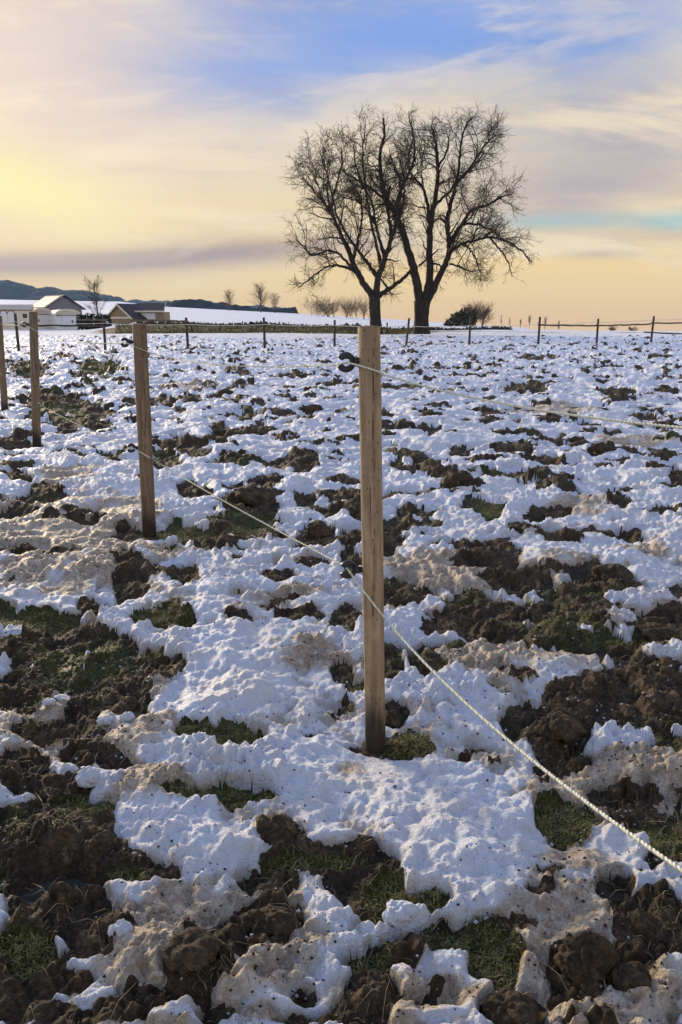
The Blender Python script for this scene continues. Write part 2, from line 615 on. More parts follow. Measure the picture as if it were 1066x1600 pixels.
def mud_mat():
    m, t, p = new_mat('mud')
    co = objco()
    g = attr('green')
    wet_dark = attr('wet_dark')
    fine = noise(co, 70, 6, 0.7)
    med = noise(co, 11, 5, 0.62)
    c = ramp(fine * 0.55 + med * 0.45, [(0.34, (0.013, 0.009, 0.004)), (0.47, (0.052, 0.034, 0.016)), (0.58, (0.130, 0.089, 0.044)), (0.69, (0.36, 0.27, 0.17))])
    gc = ramp(fine, [(0.3, (0.018, 0.022, 0.005)), (0.5, (0.062, 0.066, 0.014)), (0.70, (0.16, 0.15, 0.04))])
    c = mixc((wet_dark * 1.2 + (med - 0.5) * 0.8).clamp() * 0.78, c, (0.016, 0.011, 0.007))  # colour darkened between the lumps to deepen local contrast
    gm = smooth(g + (med - 0.5) * 0.9, 0.35, 0.65)
    c = mixc(gm, c, gc)
    link(p, 'Base Color', c)
    link(p, 'Roughness', 0.80 - wet_dark * 0.35)
    p.inputs['Specular IOR Level'].default_value = 0.35
    bump(p, fine + med * 0.7 + noise(co, 190, 3, 0.6) * 0.35, 0.022, 1.0)
    return m


def far_mat():
    """Ground beyond the trampled paddock: snow with grass verge and bare streaks."""
    m, t, p = new_mat('far_snow_field')
    co = objco()
    g = attr('verge')
    n = noise(co, 2.6, 6, 0.7)
    mp = t.nodes.new('ShaderNodeMapping')
    mp.inputs['Scale'].default_value = (0.05, 0.25, 0.2)
    t.links.new(co.s, mp.inputs[0])
    st = noise(NV(mp.outputs[0]), 1.0, 6, 0.65)
    gc = ramp(n, [(0.36, (0.022, 0.020, 0.006)), (0.48, (0.085, 0.080, 0.014)), (0.58, (0.16, 0.14, 0.04)), (0.68, (0.42, 0.38, 0.24))])
    c = mixc(smooth(st, 0.62, 0.75) * 0.35, (0.84, 0.86, 0.90), (0.35, 0.32, 0.28))
    f = smooth(g + (n - 0.5) * 0.8, 0.35, 0.6)
    link(p, 'Base Color', mixc(f, c, gc))
    link(p, 'Roughness', 0.8)
    bump(p, n, 0.25, 1.0)
    return m


M_SNOW, M_MUD, M_FAR = snow_mat(), mud_mat(), far_mat()


def post_wood(name, tone):
    m, t, p = new_mat(name)
    co = objco()
    mp = t.nodes.new('ShaderNodeMapping')
    mp.inputs['Scale'].default_value = (46, 46, 3.0)
    t.links.new(co.s, mp.inputs[0])
    grain = noise(NV(mp.outputs[0]), 1.0, 6, 0.6, 0.3)
    big = noise(co, 5, 4, 0.6)
    c = ramp(grain * 0.52 + big * 0.30 + noise(co, 24, 5, 0.65) * 0.18, [(0.28, tuple(v * tone for v in (0.13, 0.084, 0.044))), (0.5, tuple(v * tone for v in (0.29, 0.198, 0.108))), (0.68, tuple(v * tone for v in (0.52, 0.39, 0.22)))])
    # knots
    v = t.nodes.new('ShaderNodeTexVoronoi')
    mp2 = t.nodes.new('ShaderNodeMapping')
    mp2.inputs['Scale'].default_value = (12, 12, 7.0)
    t.links.new(co.s, mp2.inputs[0])
    t.links.new(mp2.outputs[0], v.inputs['Vector'])
    vs_ = t.nodes.new('ShaderNodeSeparateColor')
    t.links.new(v.outputs['Color'], vs_.inputs[0])
    k = (1.0 - smooth(NV(v.outputs['Distance']), 0.07, 0.24)) * smooth(NV(vs_.outputs[0]), 0.45, 0.6)
    c = mixc(k * 0.85, c, (0.045, 0.022, 0.010))
    # grime and damp soaked up from the soil
    sep_ = t.nodes.new('ShaderNodeSeparateXYZ')
    t.links.new(co.s, sep_.inputs[0])
    z = NV(sep_.outputs[2])
    damp = 1.0 - smooth(z + (big - 0.5) * 0.22 + (grain - 0.5) * 0.16, 0.07, 0.27)
    c = mixc(damp * 0.96, c, (0.022, 0.013, 0.008))
    ck = attr('crack')
    c = mixc(ck, c, (0.035, 0.018, 0.010))
    link(p, 'Base Color', c)
    link(p, 'Roughness', 0.75)
    bump(p, grain, 0.004, 0.7)
    return m


M_POST = post_wood('round_post_wood', 1.0)
M_POST_OLD = post_wood('weathered_round_post_wood', 0.62)
M_ENDGRAIN = simple('cut_wood', (0.16, 0.10, 0.055), (0.30, 0.21, 0.12), 40, 0.85, 0.002)
M_BLACK = simple('black_plastic', (0.012, 0.012, 0.015), (0.025, 0.025, 0.03), 20, 0.42, spec=0.5)
M_STEEL = simple('dull_steel', (0.18, 0.17, 0.16), (0.30, 0.28, 0.26), 40, 0.45, metal=0.9)
M_ROPE = simple('cream_rope', (0.66, 0.61, 0.44), (0.86, 0.83, 0.68), 160, 0.7, 0.001)
M_GREEN = simple('green_tracer', (0.10, 0.30, 0.16), (0.22, 0.45, 0.28), 120, 0.6)
M_DARKWOOD = simple('weathered_dark_wood', (0.030, 0.022, 0.017), (0.095, 0.070, 0.050), 9, 0.8, 0.004, (3, 3, 0.4))
M_RAIL = simple('weathered_rail_wood', (0.085, 0.060, 0.040), (0.20, 0.145, 0.095), 6, 0.8, 0.004, (0.4, 4, 4))
M_BARK = simple('bark', (0.014, 0.010, 0.007), (0.050, 0.036, 0.026), 5, 0.9, 0.03, (1, 1, 0.35))
M_TWIG = simple('twig_bark', (0.030, 0.021, 0.013), (0.075, 0.052, 0.034), 3, 0.9)
M_FARTWIG = simple('far_twig_bark', (0.10, 0.068, 0.042), (0.18, 0.125, 0.080), 0.8, 0.9)  # paler than the near twigs: fading with distance put into the colour
M_EVERGREEN = simple('evergreen_leaves', (0.024, 0.022, 0.010), (0.085, 0.068, 0.034), 2.0, 0.85)
M_FOREST = simple('far_forest', (0.008, 0.016, 0.022), (0.030, 0.046, 0.056), 0.08, 0.95)
M_CLOD = M_MUD
M_GRASS = simple('grass_blades', (0.026, 0.036, 0.006), (0.26, 0.23, 0.075), 38, 0.55)
M_STRAW = simple('dead_straw', (0.16, 0.12, 0.06), (0.36, 0.28, 0.15), 12, 0.7)
M_CRUMB = simple('earth_crumbs', (0.018, 0.011, 0.007), (0.060, 0.038, 0.022), 30, 0.9)
M_WHITE = simple('white_wagon_paint', (0.74, 0.72, 0.68), (0.84, 0.82, 0.78), 2.0, 0.55)
M_CREAM = simple('cream_painted_board', (0.74, 0.62, 0.44), (0.82, 0.72, 0.54), 2.5, 0.6)
M_TRIM = simple('brown_trim', (0.20, 0.10, 0.05), (0.30, 0.16, 0.08), 4, 0.6)
M_ROOFGREY = simple('pale_roof_sheet', (0.50, 0.46, 0.38), (0.66, 0.60, 0.50), 1.2, 0.6)
M_ROOFDARK = simple('dark_roof_tile', (0.030, 0.022, 0.028), (0.080, 0.058, 0.060), 3, 0.7, 0.01)
M_STONE = simple('grey_gable_render', (0.13, 0.13, 0.14), (0.27, 0.26, 0.26), 3, 0.85)
M_PLANK = simple('barn_planks', (0.24, 0.165, 0.085), (0.38, 0.28, 0.16), 5, 0.8, 0.005, (5, 5, 0.4))
M_GLASSDARK = simple('window_glass_dark', (0.02, 0.025, 0.03), (0.04, 0.045, 0.05), 2, 0.12, spec=0.6)
M_HEAP = simple('brown_heap', (0.06, 0.042, 0.022), (0.17, 0.125, 0.070), 4, 0.9, 0.05)
M_HEDGE = simple('dark_hedge_leaves', (0.012, 0.020, 0.012), (0.030, 0.045, 0.024), 2, 0.85)


def water_mat():
    m, t, p = new_mat('melt_water')
    co = objco()
    n = noise(co, 20, 3, 0.5)
    link(p, 'Base Color', ramp(n, [(0.3, (0.030, 0.034, 0.028)), (0.7, (0.06, 0.065, 0.055))]))
    link(p, 'Roughness', 0.06)
    p.inputs['Specular IOR Level'].default_value = 0.6
    bump(p, n, 0.002, 0.4)
    return m


M_WATER = water_mat()

# ------------------------------------------------------------------ near ground: trampled snow and mud
NU = 880
ys = [0.55]
while ys[-1] < 66:
    y = ys[-1]
    ys.append(y + 0.0042 * (max(y, 1.2) / 1.5) ** 1.33)
ys = np.array(ys)
u = np.linspace(-1, 1, NU)
au = np.abs(u)
prof = np.where(au < 0.84, au / 0.84, 1 + (au - 0.84) / 0.16 * 0.9 + ((au - 0.84) / 0.16) ** 2 * 0.8) * np.sign(u)
X = prof[None, :] * (0.48 * ys[:, None] + 0.36)
Y = np.repeat(ys[:, None], NU, axis=1)
D = np.sqrt(X * X + Y * Y)

wA = fbm(X / 0.22, Y / 0.22, 5, 4, 0.55)
wB = fbm(X / 0.05, Y / 0.05, 25, 3, 0.6)
wS = fbm(X / 0.20, Y / 0.20, 5, 2, 0.5)
wrp = (0.42 * wS + 0.05 * wB).astype(np.float32)
mudP = paint(X, Y, MUD, wrp)
grsP = paint(X, Y, GRASS, wrp)
snoP = paint(X, Y, SNOW, wrp)
drtP = paint(X, Y, DIRT, wrp)
wF = fbm(X / 0.75, Y / 0.60, 41, 4, 0.6)
wG = fbm(X / 4.5, Y / 3.0, 61, 3, 0.5)
near = 1 - sstep(3.2, 7.5, Y)
F = 0.20 + 0.12 * sstep(3.0, 6, Y) + 0.08 * sstep(8, 28, Y) - 0.95 * np.maximum(mudP, grsP) * 1.0 + 0.55 * snoP * near
mask = F + (0.22 + 0.12 * (1 - near)) * wF + 0.17 * wS * near + 0.14 * wA * (1 - near) * (1 - sstep(10, 30, Y)) \
    + 0.27 * fbm(X / 0.075, Y / 0.075, 29, 2, 0.5) * near * (0.5 + 0.9 * sstep(-0.2, 0.4, wF - 0.8 * snoP)) - 0.10 * np.maximum(wG, 0) * (1 - near)
# bare clods that stick out of the snow, and hoof holes
wc, cc = worley(X / 0.34 + 0.35 * wS, Y / 0.34 + 0.2 * wS, 51)
clod = sstep(0.62, 0.12, wc) * (cc > 0.79 - 0.10 * np.clip(wF, -1, 1))
wc2, cc2 = worley(X / 0.62 + 0.3 * wA, Y / 0.62, 52)
clod2 = sstep(0.48, 0.10, wc2) * (cc2 > 0.75)
wh_, ch_ = worley(X / 0.27 + 0.3 * wS, Y / 0.27 + 0.2 * wS, 53)
hole = sstep(0.50, 0.18, wh_) * (ch_ > 0.45)
prot = 1 - 0.85 * snoP * near
mask = mask - prot * (0.75 * clod * (0.35 + 0.65 * (1 - near)) + 0.95 * clod2 * (1 - near) + 0.20 * hole)
# trodden hollows round the feet of the posts
feet = []
for (fx_, fy_, rr_) in ((587, 1168, 0.13), (234, 838, 0.16), (58, 696, 0.2), (8, 644, 0.2)):
    Cp = at_z(fx_, fy_, 0.0)
    feet.append((Cp.x, Cp.y, rr_))
    mask = mask - 0.9 * np.exp(-((X - Cp.x - 0.02) ** 2 + (Y - Cp.y + 0.01) ** 2) / (rr_ * 0.45) ** 2)
# melt-water hollow
PUD = at_z(95, 1378, 0.0)
pd = 1 - sstep(0.5, 2.2, ((X - PUD.x) / 0.105) ** 2 + ((Y - PUD.y) / 0.060) ** 2 + 0.35 * wA)
mask = np.where(pd > 0.35, -0.35, mask)
# the snow's edge runs through the grid's vertices: those next to it are moved onto it
CUT = -0.085
dXc = np.gradient(X, axis=1)
dYr = np.gradient(ys)[:, None]
gx_ = np.gradient(mask, axis=1) / dXc
gy_ = np.gradient(mask, axis=0) / dYr
g2_ = gx_ * gx_ + gy_ * gy_ + 1e-6
mvx = -(mask - CUT) * gx_ / g2_
mvy = -(mask - CUT) * gy_ / g2_
okm = (np.abs(mvx) < 0.5 * dXc) & (np.abs(mvy) < 0.5 * dYr) & (Y < 12)
X = np.where(okm, X + mvx, X)
Y = np.where(okm, Y + mvy, Y)
mask = np.where(okm, CUT, mask)
mask = mask.astype(np.float32)

nr1 = 1 - 0.42 * near
hum = nr1 * (0.052 * fbm(X / 0.85, Y / 0.85, 71, 3) + 0.034 * perlin(X / 0.30, Y / 0.30, 74)) + 0.052 * clod * prot * (0.5 + 0.5 * (1 - near)) + 0.085 * clod2 * (1 - near) - 0.050 * hole * (1 - 0.6 * snoP * near) * (1 - 0.6 * near)
w1, c1 = worley(X / 0.155 + 0.35 * wA, Y / 0.155 + 0.3 * wB, 3)
w2, c2 = worley(X / 0.060, Y / 0.060, 8)
w3, c3 = worley(X / 0.024, Y / 0.024, 9)
l1 = np.maximum(0, 1 - w1 * w1 * 1.7) * (0.3 + 0.9 * c1)
l2 = np.maximum(0, 1 - w2 * w2 * 1.7) * (0.2 + 1.0 * c2)
l3 = np.maximum(0, 1 - w3 * w3 * 1.6) * (0.2 + 1.0 * c3)
f1 = perlin(X / 0.035, Y / 0.035, 81)
f2 = perlin(X / 0.014, Y / 0.014, 83)
lod2 = 1 - sstep(6, 14, Y)
lod3 = 1 - sstep(2.5, 6, Y)
grassy = sstep(0.15, 0.6, grsP)
hm = hum + (1 - 0.55 * grassy) * (0.046 * l1 + lod2 * 0.030 * l2 + lod3 * (0.011 * l3 + 0.007 * f1 + 0.005 * f2)) - 0.022 + 0.016 * near
sn_lump = fbm(X / 0.11, Y / 0.11, 33, 3, 0.6)
s1, _c = worley(X / 0.20 + 0.25 * wA, Y / 0.20 + 0.25 * wB, 15)
s2, _d = worley(X / 0.045, Y / 0.045, 16)
slump = np.maximum(0, 1 - s1 * s1 * 1.3)
gran = np.maximum(0, 1 - s2 * s2 * 1.5) * (0.3 + 0.9 * _d)
thick = 0.026 * np.sqrt(np.clip((mask + 0.10) / 0.30, 0, 1)) + 0.022 * sstep(0.15, 0.9, mask)
rough_s = 0.40 + 0.75 * sstep(-0.25, 0.45, wF + 0.6 * wG - 0.35 * snoP)
hs = hum * 0.9 + thick + 0.022 * slump + 0.013 * sn_lump + lod2 * (0.020 * gran * rough_s + 0.012 * l2 * rough_s) + lod3 * (0.008 * f1 + 0.0055 * f2 + 0.008 * l3) * rough_s
sm = sstep(-0.10, 0.10, mask)
h = hm * (1 - sm) + hs * sm
far_boost = 1 + 0.5 * sstep(8, 25, Y)
h = h * far_boost - 0.016
for (fx_, fy_, rr_) in feet:
    g_ = np.exp(-((X - fx_) ** 2 + ((Y - fy_ + 0.05) * 0.8) ** 2) / rr_ ** 2)
    h = h * (1 - g_) + g_ * (-0.012 + 0.15 * h)
h = h * (1 - pd) + pd * (-0.055)
# border sinks below the far sheet
edge = np.maximum(sstep(56, 65, Y), sstep(0.965, 1.0, np.repeat(np.abs(u)[None, :], len(ys), 0)))
Zb = base(X, Y)
Z = (Zb + h * (1 - edge) - 0.22 * edge).astype(np.float32)

dirt = np.clip(0.16 * near + drtP * (0.95 + 0.5 * wA + 0.25 * wF) + 0.55 * (1 - sstep(-0.08, 0.20, mask + 0.14 * wS)) * near + 0.25 * (1 - sstep(-0.08, 0.05, mask)) * (1 - near)
               + 0.20 * np.maximum(0, wG + 0.2 * wA) - 0.4 * snoP * near, 0, 1)
dirt = dirt * (1 - 0.5 * sstep(10, 30, Y))
green = np.clip(grsP * 1.1 + 0.24 + 0.45 * np.maximum(wF, 0), 0, 1)
# hollows between the lumps: smoother wet mud, its colour also darkened for contrast
wet_dark = np.clip(0.62 - l1 - 0.35 * l2 + 0.35 * wF, 0, 1)

P = np.stack([X, Y, Z], -1).reshape(-1, 3)
nr = len(ys)
idx = np.arange(nr * NU).reshape(nr, NU)
quads = np.stack([idx[:-1, :-1], idx[:-1, 1:], idx[1:, 1:], idx[1:, :-1]], -1).reshape(-1, 4)
mf = mask.reshape(-1)[quads].mean(1)


def sub_mesh(name, q, attrs):
    used = np.unique(q)
    remap = np.full(nr * NU, -1, dtype=np.int64)
    remap[used] = np.arange(len(used))
    return mesh_np(name, P[used], remap[q], True, {k: v.reshape(-1)[used] for k, v in attrs.items()})


snow_o = new_obj('snow_cover', sub_mesh('snow_cover', quads[mf > CUT], {'dirt': dirt}), M_SNOW)
tag(snow_o, kind='structure')
mud_o = new_obj('muddy_ground', sub_mesh('muddy_ground', quads[mf <= CUT], {'green': green, 'wet_dark': wet_dark}), M_MUD)
tag(mud_o, kind='structure')


def ground_z(x, y):
    r = int(np.clip(np.searchsorted(ys, y), 0, nr - 1))
    c = int(np.argmin(np.abs(X[r] - x)))
    return float(Z[r, c])


# ------------------------------------------------------------------ far ground sheet (reaches past the horizon)
fr = np.concatenate([[0.0], np.geomspace(0.6, 20, 14), np.linspace(24, 100, 58), np.geomspace(104, 2800, 62)])
fa = np.concatenate([np.linspace(-math.pi, -0.75, 40)[:-1], np.linspace(-0.75, 0.75, 170), np.linspace(0.75, math.pi, 40)[1:]])
FA, FR = np.meshgrid(fa, fr)
FX, FY = FR * np.sin(FA), FR * np.cos(FA)
FZ = np.maximum(base(FX, FY), -40.0)
inn = (1 - sstep(50, 58, FY)) * (1 - sstep(0.80, 1.05, np.abs(FX) / np.maximum(0.48 * FY + 0.36, 0.1) / 2.2)) * (FY > 0.3)
FZ = FZ - 0.30 * inn - 0.03 * (FY <= 0.3)
FZ = FZ + 0.05 * perlin(FX / 2.0, FY / 2.0, 5) * (1 - inn)
wv = perlin(FX / 7, FY / 3, 17)
verge = (sstep(66, 71, FR + 2 * wv) * (1 - sstep(81, 85, FR + 2 * wv)) * (1 - sstep(0.05, 0.20, FA)) * (0.25 + 0.60 * sstep(-0.33, -0.26, FA))
         + sstep(74, 76, FR + 2 * wv) * (1 - sstep(79, 82, FR + wv)) * sstep(0.05, 0.2, FA) * 0.6)
fi = np.arange(FX.size).reshape(FX.shape)
fq = np.stack([fi[:-1, :-1], fi[:-1, 1:], fi[1:, 1:], fi[1:, :-1]], -1).reshape(-1, 4)
far_o = new_obj('snow_field', mesh_np('snow_field', np.stack([FX, FY, FZ], -1).reshape(-1, 3), fq, True, {'verge': verge.ravel()}), M_FAR)
tag(far_o, kind='structure')

# ------------------------------------------------------------------ wooded hills and far woods


def ridge(name, prof_px, Y0, depth, mat, canopy, kind, cell=6.0):
    """A wooded ridge standing at distance Y0: profile given by its skyline, canopy bumps as real relief."""
    pts = [at_y(px, py, Y0) for px, py in prof_px]
    xs_ = np.array([p.x for p in pts])
    zs_ = np.array([p.z for p in pts])
    gx = np.arange(xs_[0], xs_[-1] + cell * 0.5, cell * 0.5)
    gy = np.linspace(-depth, depth, 24)
    GX, GY = np.meshgrid(gx, gy)
    top = np.interp(GX, xs_, zs_)
    b0 = -12.0
    sh = np.cos(np.clip(GY / depth, -1, 1) * math.pi / 2) ** 0.8
    endf = sstep(0, cell * 2, GX - xs_[0] + 1e-3) * 0 + sstep(0, cell * 1.5, xs_[-1] - GX)
    w_, c_ = worley(GX / cell, (GY + Y0) / cell, 4)
    bumpy = np.maximum(0, 1 - w_ * w_ * 1.3) * (0.4 + 0.8 * c_) * canopy + canopy * 0.8 * perlin(GX / 40, GY / 40, 3)
    GZ = b0 + (top - b0) * sh * endf + bumpy * endf - canopy * 0.6
    ii = np.arange(GX.size).reshape(GX.shape)
    qq = np.stack([ii[:-1, :-1], ii[:-1, 1:], ii[1:, 1:], ii[1:, :-1]], -1).reshape(-1, 4)
    o = new_obj(name, mesh_np(name, np.stack([GX, GY + Y0, GZ], -1).reshape(-1, 3), qq, False), mat)
    return tag(o, kind=kind)


ridge('wooded_hill', [(-500, 452), (-260, 440), (-120, 436), (0, 439), (15, 440), (38, 446), (71, 452), (121, 454), (152, 459), (177, 463), (190, 467), (196, 474)],
      1700, 260, M_FOREST, 7.0, 'structure', 16.0)
ridge('distant_hill', [(120, 474), (200, 472), (222, 469), (240, 471), (268, 471), (300, 474), (420, 480), (470, 486)], 2400, 200, M_FOREST, 8.0, 'structure', 26.0)
fw = ridge('far_wood', [(262, 474), (275, 469), (300, 470), (335, 473), (360, 475), (400, 478), (440, 481), (466, 483), (476, 484), (479, 489)], 560, 25, M_FOREST, 2.2, 'stuff', 5.0)
tag(fw, 'long dark blue strip of forest along the top of the snow slope', 'forest')
# snowy clearing on the wooded hill
def on_slope(px, py, Y):
    return at_y(px, py, Y)


# ------------------------------------------------------------------ winter haze between here and the hills
hz = MB()
hz.box((-2900, -2900, -44), (2900, 2900, 118))
hm_ = bpy.data.materials.new('winter_haze')
hm_.use_nodes = True
ht = hm_.node_tree
ht.nodes.clear()
ho = ht.nodes.new('ShaderNodeOutputMaterial')
hv_ = ht.nodes.new('ShaderNodeVolumePrincipled')
hv_.inputs['Color'].default_value = (0.42, 0.68, 1.0, 1)
hv_.inputs['Density'].default_value = 0.00013
ht.links.new(hv_.outputs[0], ho.inputs['Volume'])
tag(hz.build('haze', hm_), kind='stuff')

# ------------------------------------------------------------------ trees


def smooth_path(pts, n):
    """Catmull-Rom through points."""
    pts = [Vector(p) for p in pts]
    P_ = [pts[0] * 2 - pts[1]] + pts + [pts[-1] * 2 - pts[-2]]
    out = []
    for i in range(1, len(P_) - 2):
        for k in range(n):
            t = k / n
            a, b, c, d = P_[i - 1], P_[i], P_[i + 1], P_[i + 2]
            out.append(0.5 * ((2 * b) + (c - a) * t + (2 * a - 5 * b + 4 * c - d) * t * t + (3 * b - a - 3 * c + d) * t ** 3))
    out.append(pts[-1])
    return out


class Twigs:
    """Fast collector of thin tapering tubes (three sides)."""

    def __init__(self):
        self.V, self.F, self.n = [], [], 0

    def add(self, pts, r0, r1):
        n = len(pts)
        t = pts[-1] - pts[0]
        t.normalize()
        a = t.cross(Vector((0.31, 0.83, 0.46)))
        a.normalize()
        b = t.cross(a)
        offs = [a, a * -0.5 + b * 0.866, a * -0.5 - b * 0.866]
        o = self.n
        for i, p in enumerate(pts):
            r = r0 + (r1 - r0) * i / (n - 1)
            for q in offs:
                w = p + q * r
                self.V.append((w.x, w.y, w.z))
        for i in range(n - 1):
            for k in range(3):
                k2 = (k + 1) % 3
                self.F.append((o + i * 3 + k, o + i * 3 + k2, o + i * 3 + 3 + k2, o + i * 3 + 3 + k))
        self.n += 3 * n

    def build(self, name, mat, parent):
        return new_obj(name, mesh_np(name, np.array(self.V), np.array(self.F), True), mat, parent)


def rnd_unit(rg):
    while True:
        v = Vector((rg.uniform(-1, 1), rg.uniform(-1, 1), rg.uniform(-1, 1)))
        if 0.05 < v.length < 1:
            return v.normalized()


def wander(start, d, length, segs, curl, up, rg):
    pts = [start.copy()]
    d = d.normalized()
    st = length / segs
    for i in range(segs):
        d = (d + rnd_unit(rg) * curl + Vector((0, 0, up))).normalized()
        pts.append(pts[-1] + d * st)
    return pts


def branch_out(path, rads, tw, rg, inside, centre, spacing, lens, start_f=0.25, dens=1.0):
    """Side branches, then twigs, then tips along a limb."""
    L = sum((path[i + 1] - path[i]).length for i in range(len(path) - 1))
    n = max(2, int(L / spacing * dens))
    m = len(path) - 1
    for k in range(n):
        f = start_f + (1 - start_f) * (k + rg.random()) / n
        i = min(int(f * m), m - 1)
        p = path[i].lerp(path[i + 1], f * m - i)
        t = (path[i + 1] - path[i]).normalized()
        out = (p - centre)
        out.z *= 0.5
        out = out.normalized()
        side = rnd_unit(rg)
        side = (side - t * side.dot(t)).normalized()
        d = t * 0.55 + side * 0.9 + out * 0.45
        ln = rg.uniform(*lens[0]) * (1.0 - 0.35 * f)
        r = max(0.024, min(rads[i] * 0.55, 0.105))
        b1 = wander(p, d, ln, 8, 0.40, rg.uniform(-0.06, 0.10), rg)
        keep = 1
        while keep < len(b1) and inside(b1[keep]):
            keep += 1
        b1 = b1[:max(keep, 3)]
        tw.add(b1, r, 0.014)
        for j in range(int(ln / 0.25)):
            fj = rg.uniform(0.12, 1.0)
            q = fj * (len(b1) - 1)
            a = min(int(q), len(b1) - 2)
            p2 = b1[a].lerp(b1[a + 1], q - a)
            if not inside(p2) and rg.random() < 0.6:
                continue
            t2 = (b1[a + 1] - b1[a]).normalized()
            d2 = t2 * 0.6 + rnd_unit(rg) * 0.9 + out * 0.25
            l2 = rg.uniform(*lens[1])
            b2 = wander(p2, d2, l2, 5, 0.38, rg.uniform(-0.16, 0.12), rg)
            tw.add(b2, 0.014, 0.009)
            for _ in range(rg.randint(2, 4)):
                c = rg.randint(1, len(b2) - 2)
                d3 = (b2[c + 1] - b2[c]).normalized() * 0.7 + rnd_unit(rg) * 0.8
                b3 = wander(b2[c], d3, rg.uniform(*lens[2]), 3, 0.35, rg.uniform(-0.15, 0.12), rg)
                tw.add(b3, 0.009, 0.007)


def big_tree(label, Yt, trunk, limbs, extra, seed, env):
    rg = random.Random(seed)
    C2 = lambda x, y: (430 + x / 2.538, 160 + y / 2.538)
    m_per = Yt / FPX / 2.538 * 1.03
    gz = base1(at_y(*C2(trunk[0][0], trunk[0][1]), Yt).x, Yt)
    W = lambda x, y, off: at_y(*C2(x, y), Yt) + Vector((0, off, 0))
    b0 = W(trunk[0][0], trunk[0][1], 0)
    b0.z = gz
    root = thing('bare_tree', label, 'tree', b0, 0, 'pair of big bare trees')
    tp = [Vector((b0.x, b0.y, gz - 0.25))] + [W(x, y, 0) for x, y, _ in trunk[1:]]
    tp = smooth_path(tp, 6)
    r0 = trunk[0][2] * m_per
    r1 = trunk[-1][2] * m_per
    n = len(tp)
    rr = []
    for i in range(n):
        f = i / (n - 1)
        flare = 1 + 0.45 * max(0, 1 - f * 3.2) ** 2
        rr.append((r0 + (r1 - r0) * f) * flare)
    mb = MB()
    mb.tube([p - b0 for p in tp], rr, 14)
    # knobbly bark relief
    for i, v in enumerate(mb.v):
        k = 1 + 0.05 * math.sin(v[2] * 3.1 + i % 14 * 1.9) + rg.uniform(-0.03, 0.03)
        ax = tp[min(i // 14, n - 1)] - b0
        mb.v[i] = (ax.x + (v[0] - ax.x) * k, ax.y + (v[1] - ax.y) * k, v[2])
    mb.build('trunk', M_BARK, root, True)
    tw = Twigs()
    cx, cy, rx, rz = env
    cen = W(cx, cy, 0)
    EX, EZ = rx * m_per, rz * m_per
    EY = min(EX, EZ) * 0.85

    def inside(p):
        q = ((p.x - cen.x) / EX) ** 2 + ((p.y - cen.y) / EY) ** 2 + ((p.z - cen.z) / EZ) ** 2
        return q < 1.0 + 0.12 * math.sin(p.x * 1.7) + 0.10 * math.sin(p.z * 2.3 + 1)
    base_c = Vector((cen.x, cen.y, cen.z - EZ * 0.6))
    paths = []
    for pts, ra, rb, off in limbs:
        P3 = []
        for i, (x, y) in enumerate(pts):
            f = i / (len(pts) - 1)
            P3.append(W(x, y, off[0] + (off[1] - off[0]) * f + (rg.uniform(-0.15, 0.15) if i else 0)))
        path = smooth_path(P3, 6)
        m_ = len(path)
        jit = [p + (rnd_unit(rg) * 0.05 if 0 < i < m_ - 1 else Vector((0, 0, 0))) for i, p in enumerate(path)]
        rad = [(ra + (rb - ra) * (i / (m_ - 1)) ** 0.8) * m_per for i in range(m_)]
        lm = MB()
        lm.tube([p - b0 for p in jit], rad, 8)
        lm.build('limb', M_BARK, root, True)
        paths.append((jit, rad))
    # limbs that come forward or lean back, grown from the crotch and along the big limbs
    for k in range(extra):
        jit, rad = paths[rg.randrange(len(paths))]
        i = rg.randint(len(jit) // 6, int(len(jit) * 0.55))
        s = rg.choice((-1, 1))
        d = Vector((rg.uniform(-0.6, 0.6), s * rg.uniform(0.6, 1.0), rg.uniform(0.35, 1.0)))
        ln = rg.uniform(0.45, 0.8) * EY
        pth = wander(jit[i], d, ln, 9, 0.22, 0.05, rg)
        rd = [max(0.03, rad[i] * 0.6 * (1 - j / 11)) for j in range(10)]
        lm = MB()
        lm.tube([p - b0 for p in pth], rd, 6)
        lm.build('limb', M_BARK, root, True)
        paths.append((pth, rd))
    for jit, rad in paths:
        jj = [p - b0 for p in jit]
        branch_out(jj, rad, tw, rg, lambda p: inside(p + b0), base_c - b0, 0.43, ((1.5, 4.0), (0.5, 1.45), (0.25, 0.7)), 0.22)
    tw.build('twigs', M_TWIG, root)
    return root


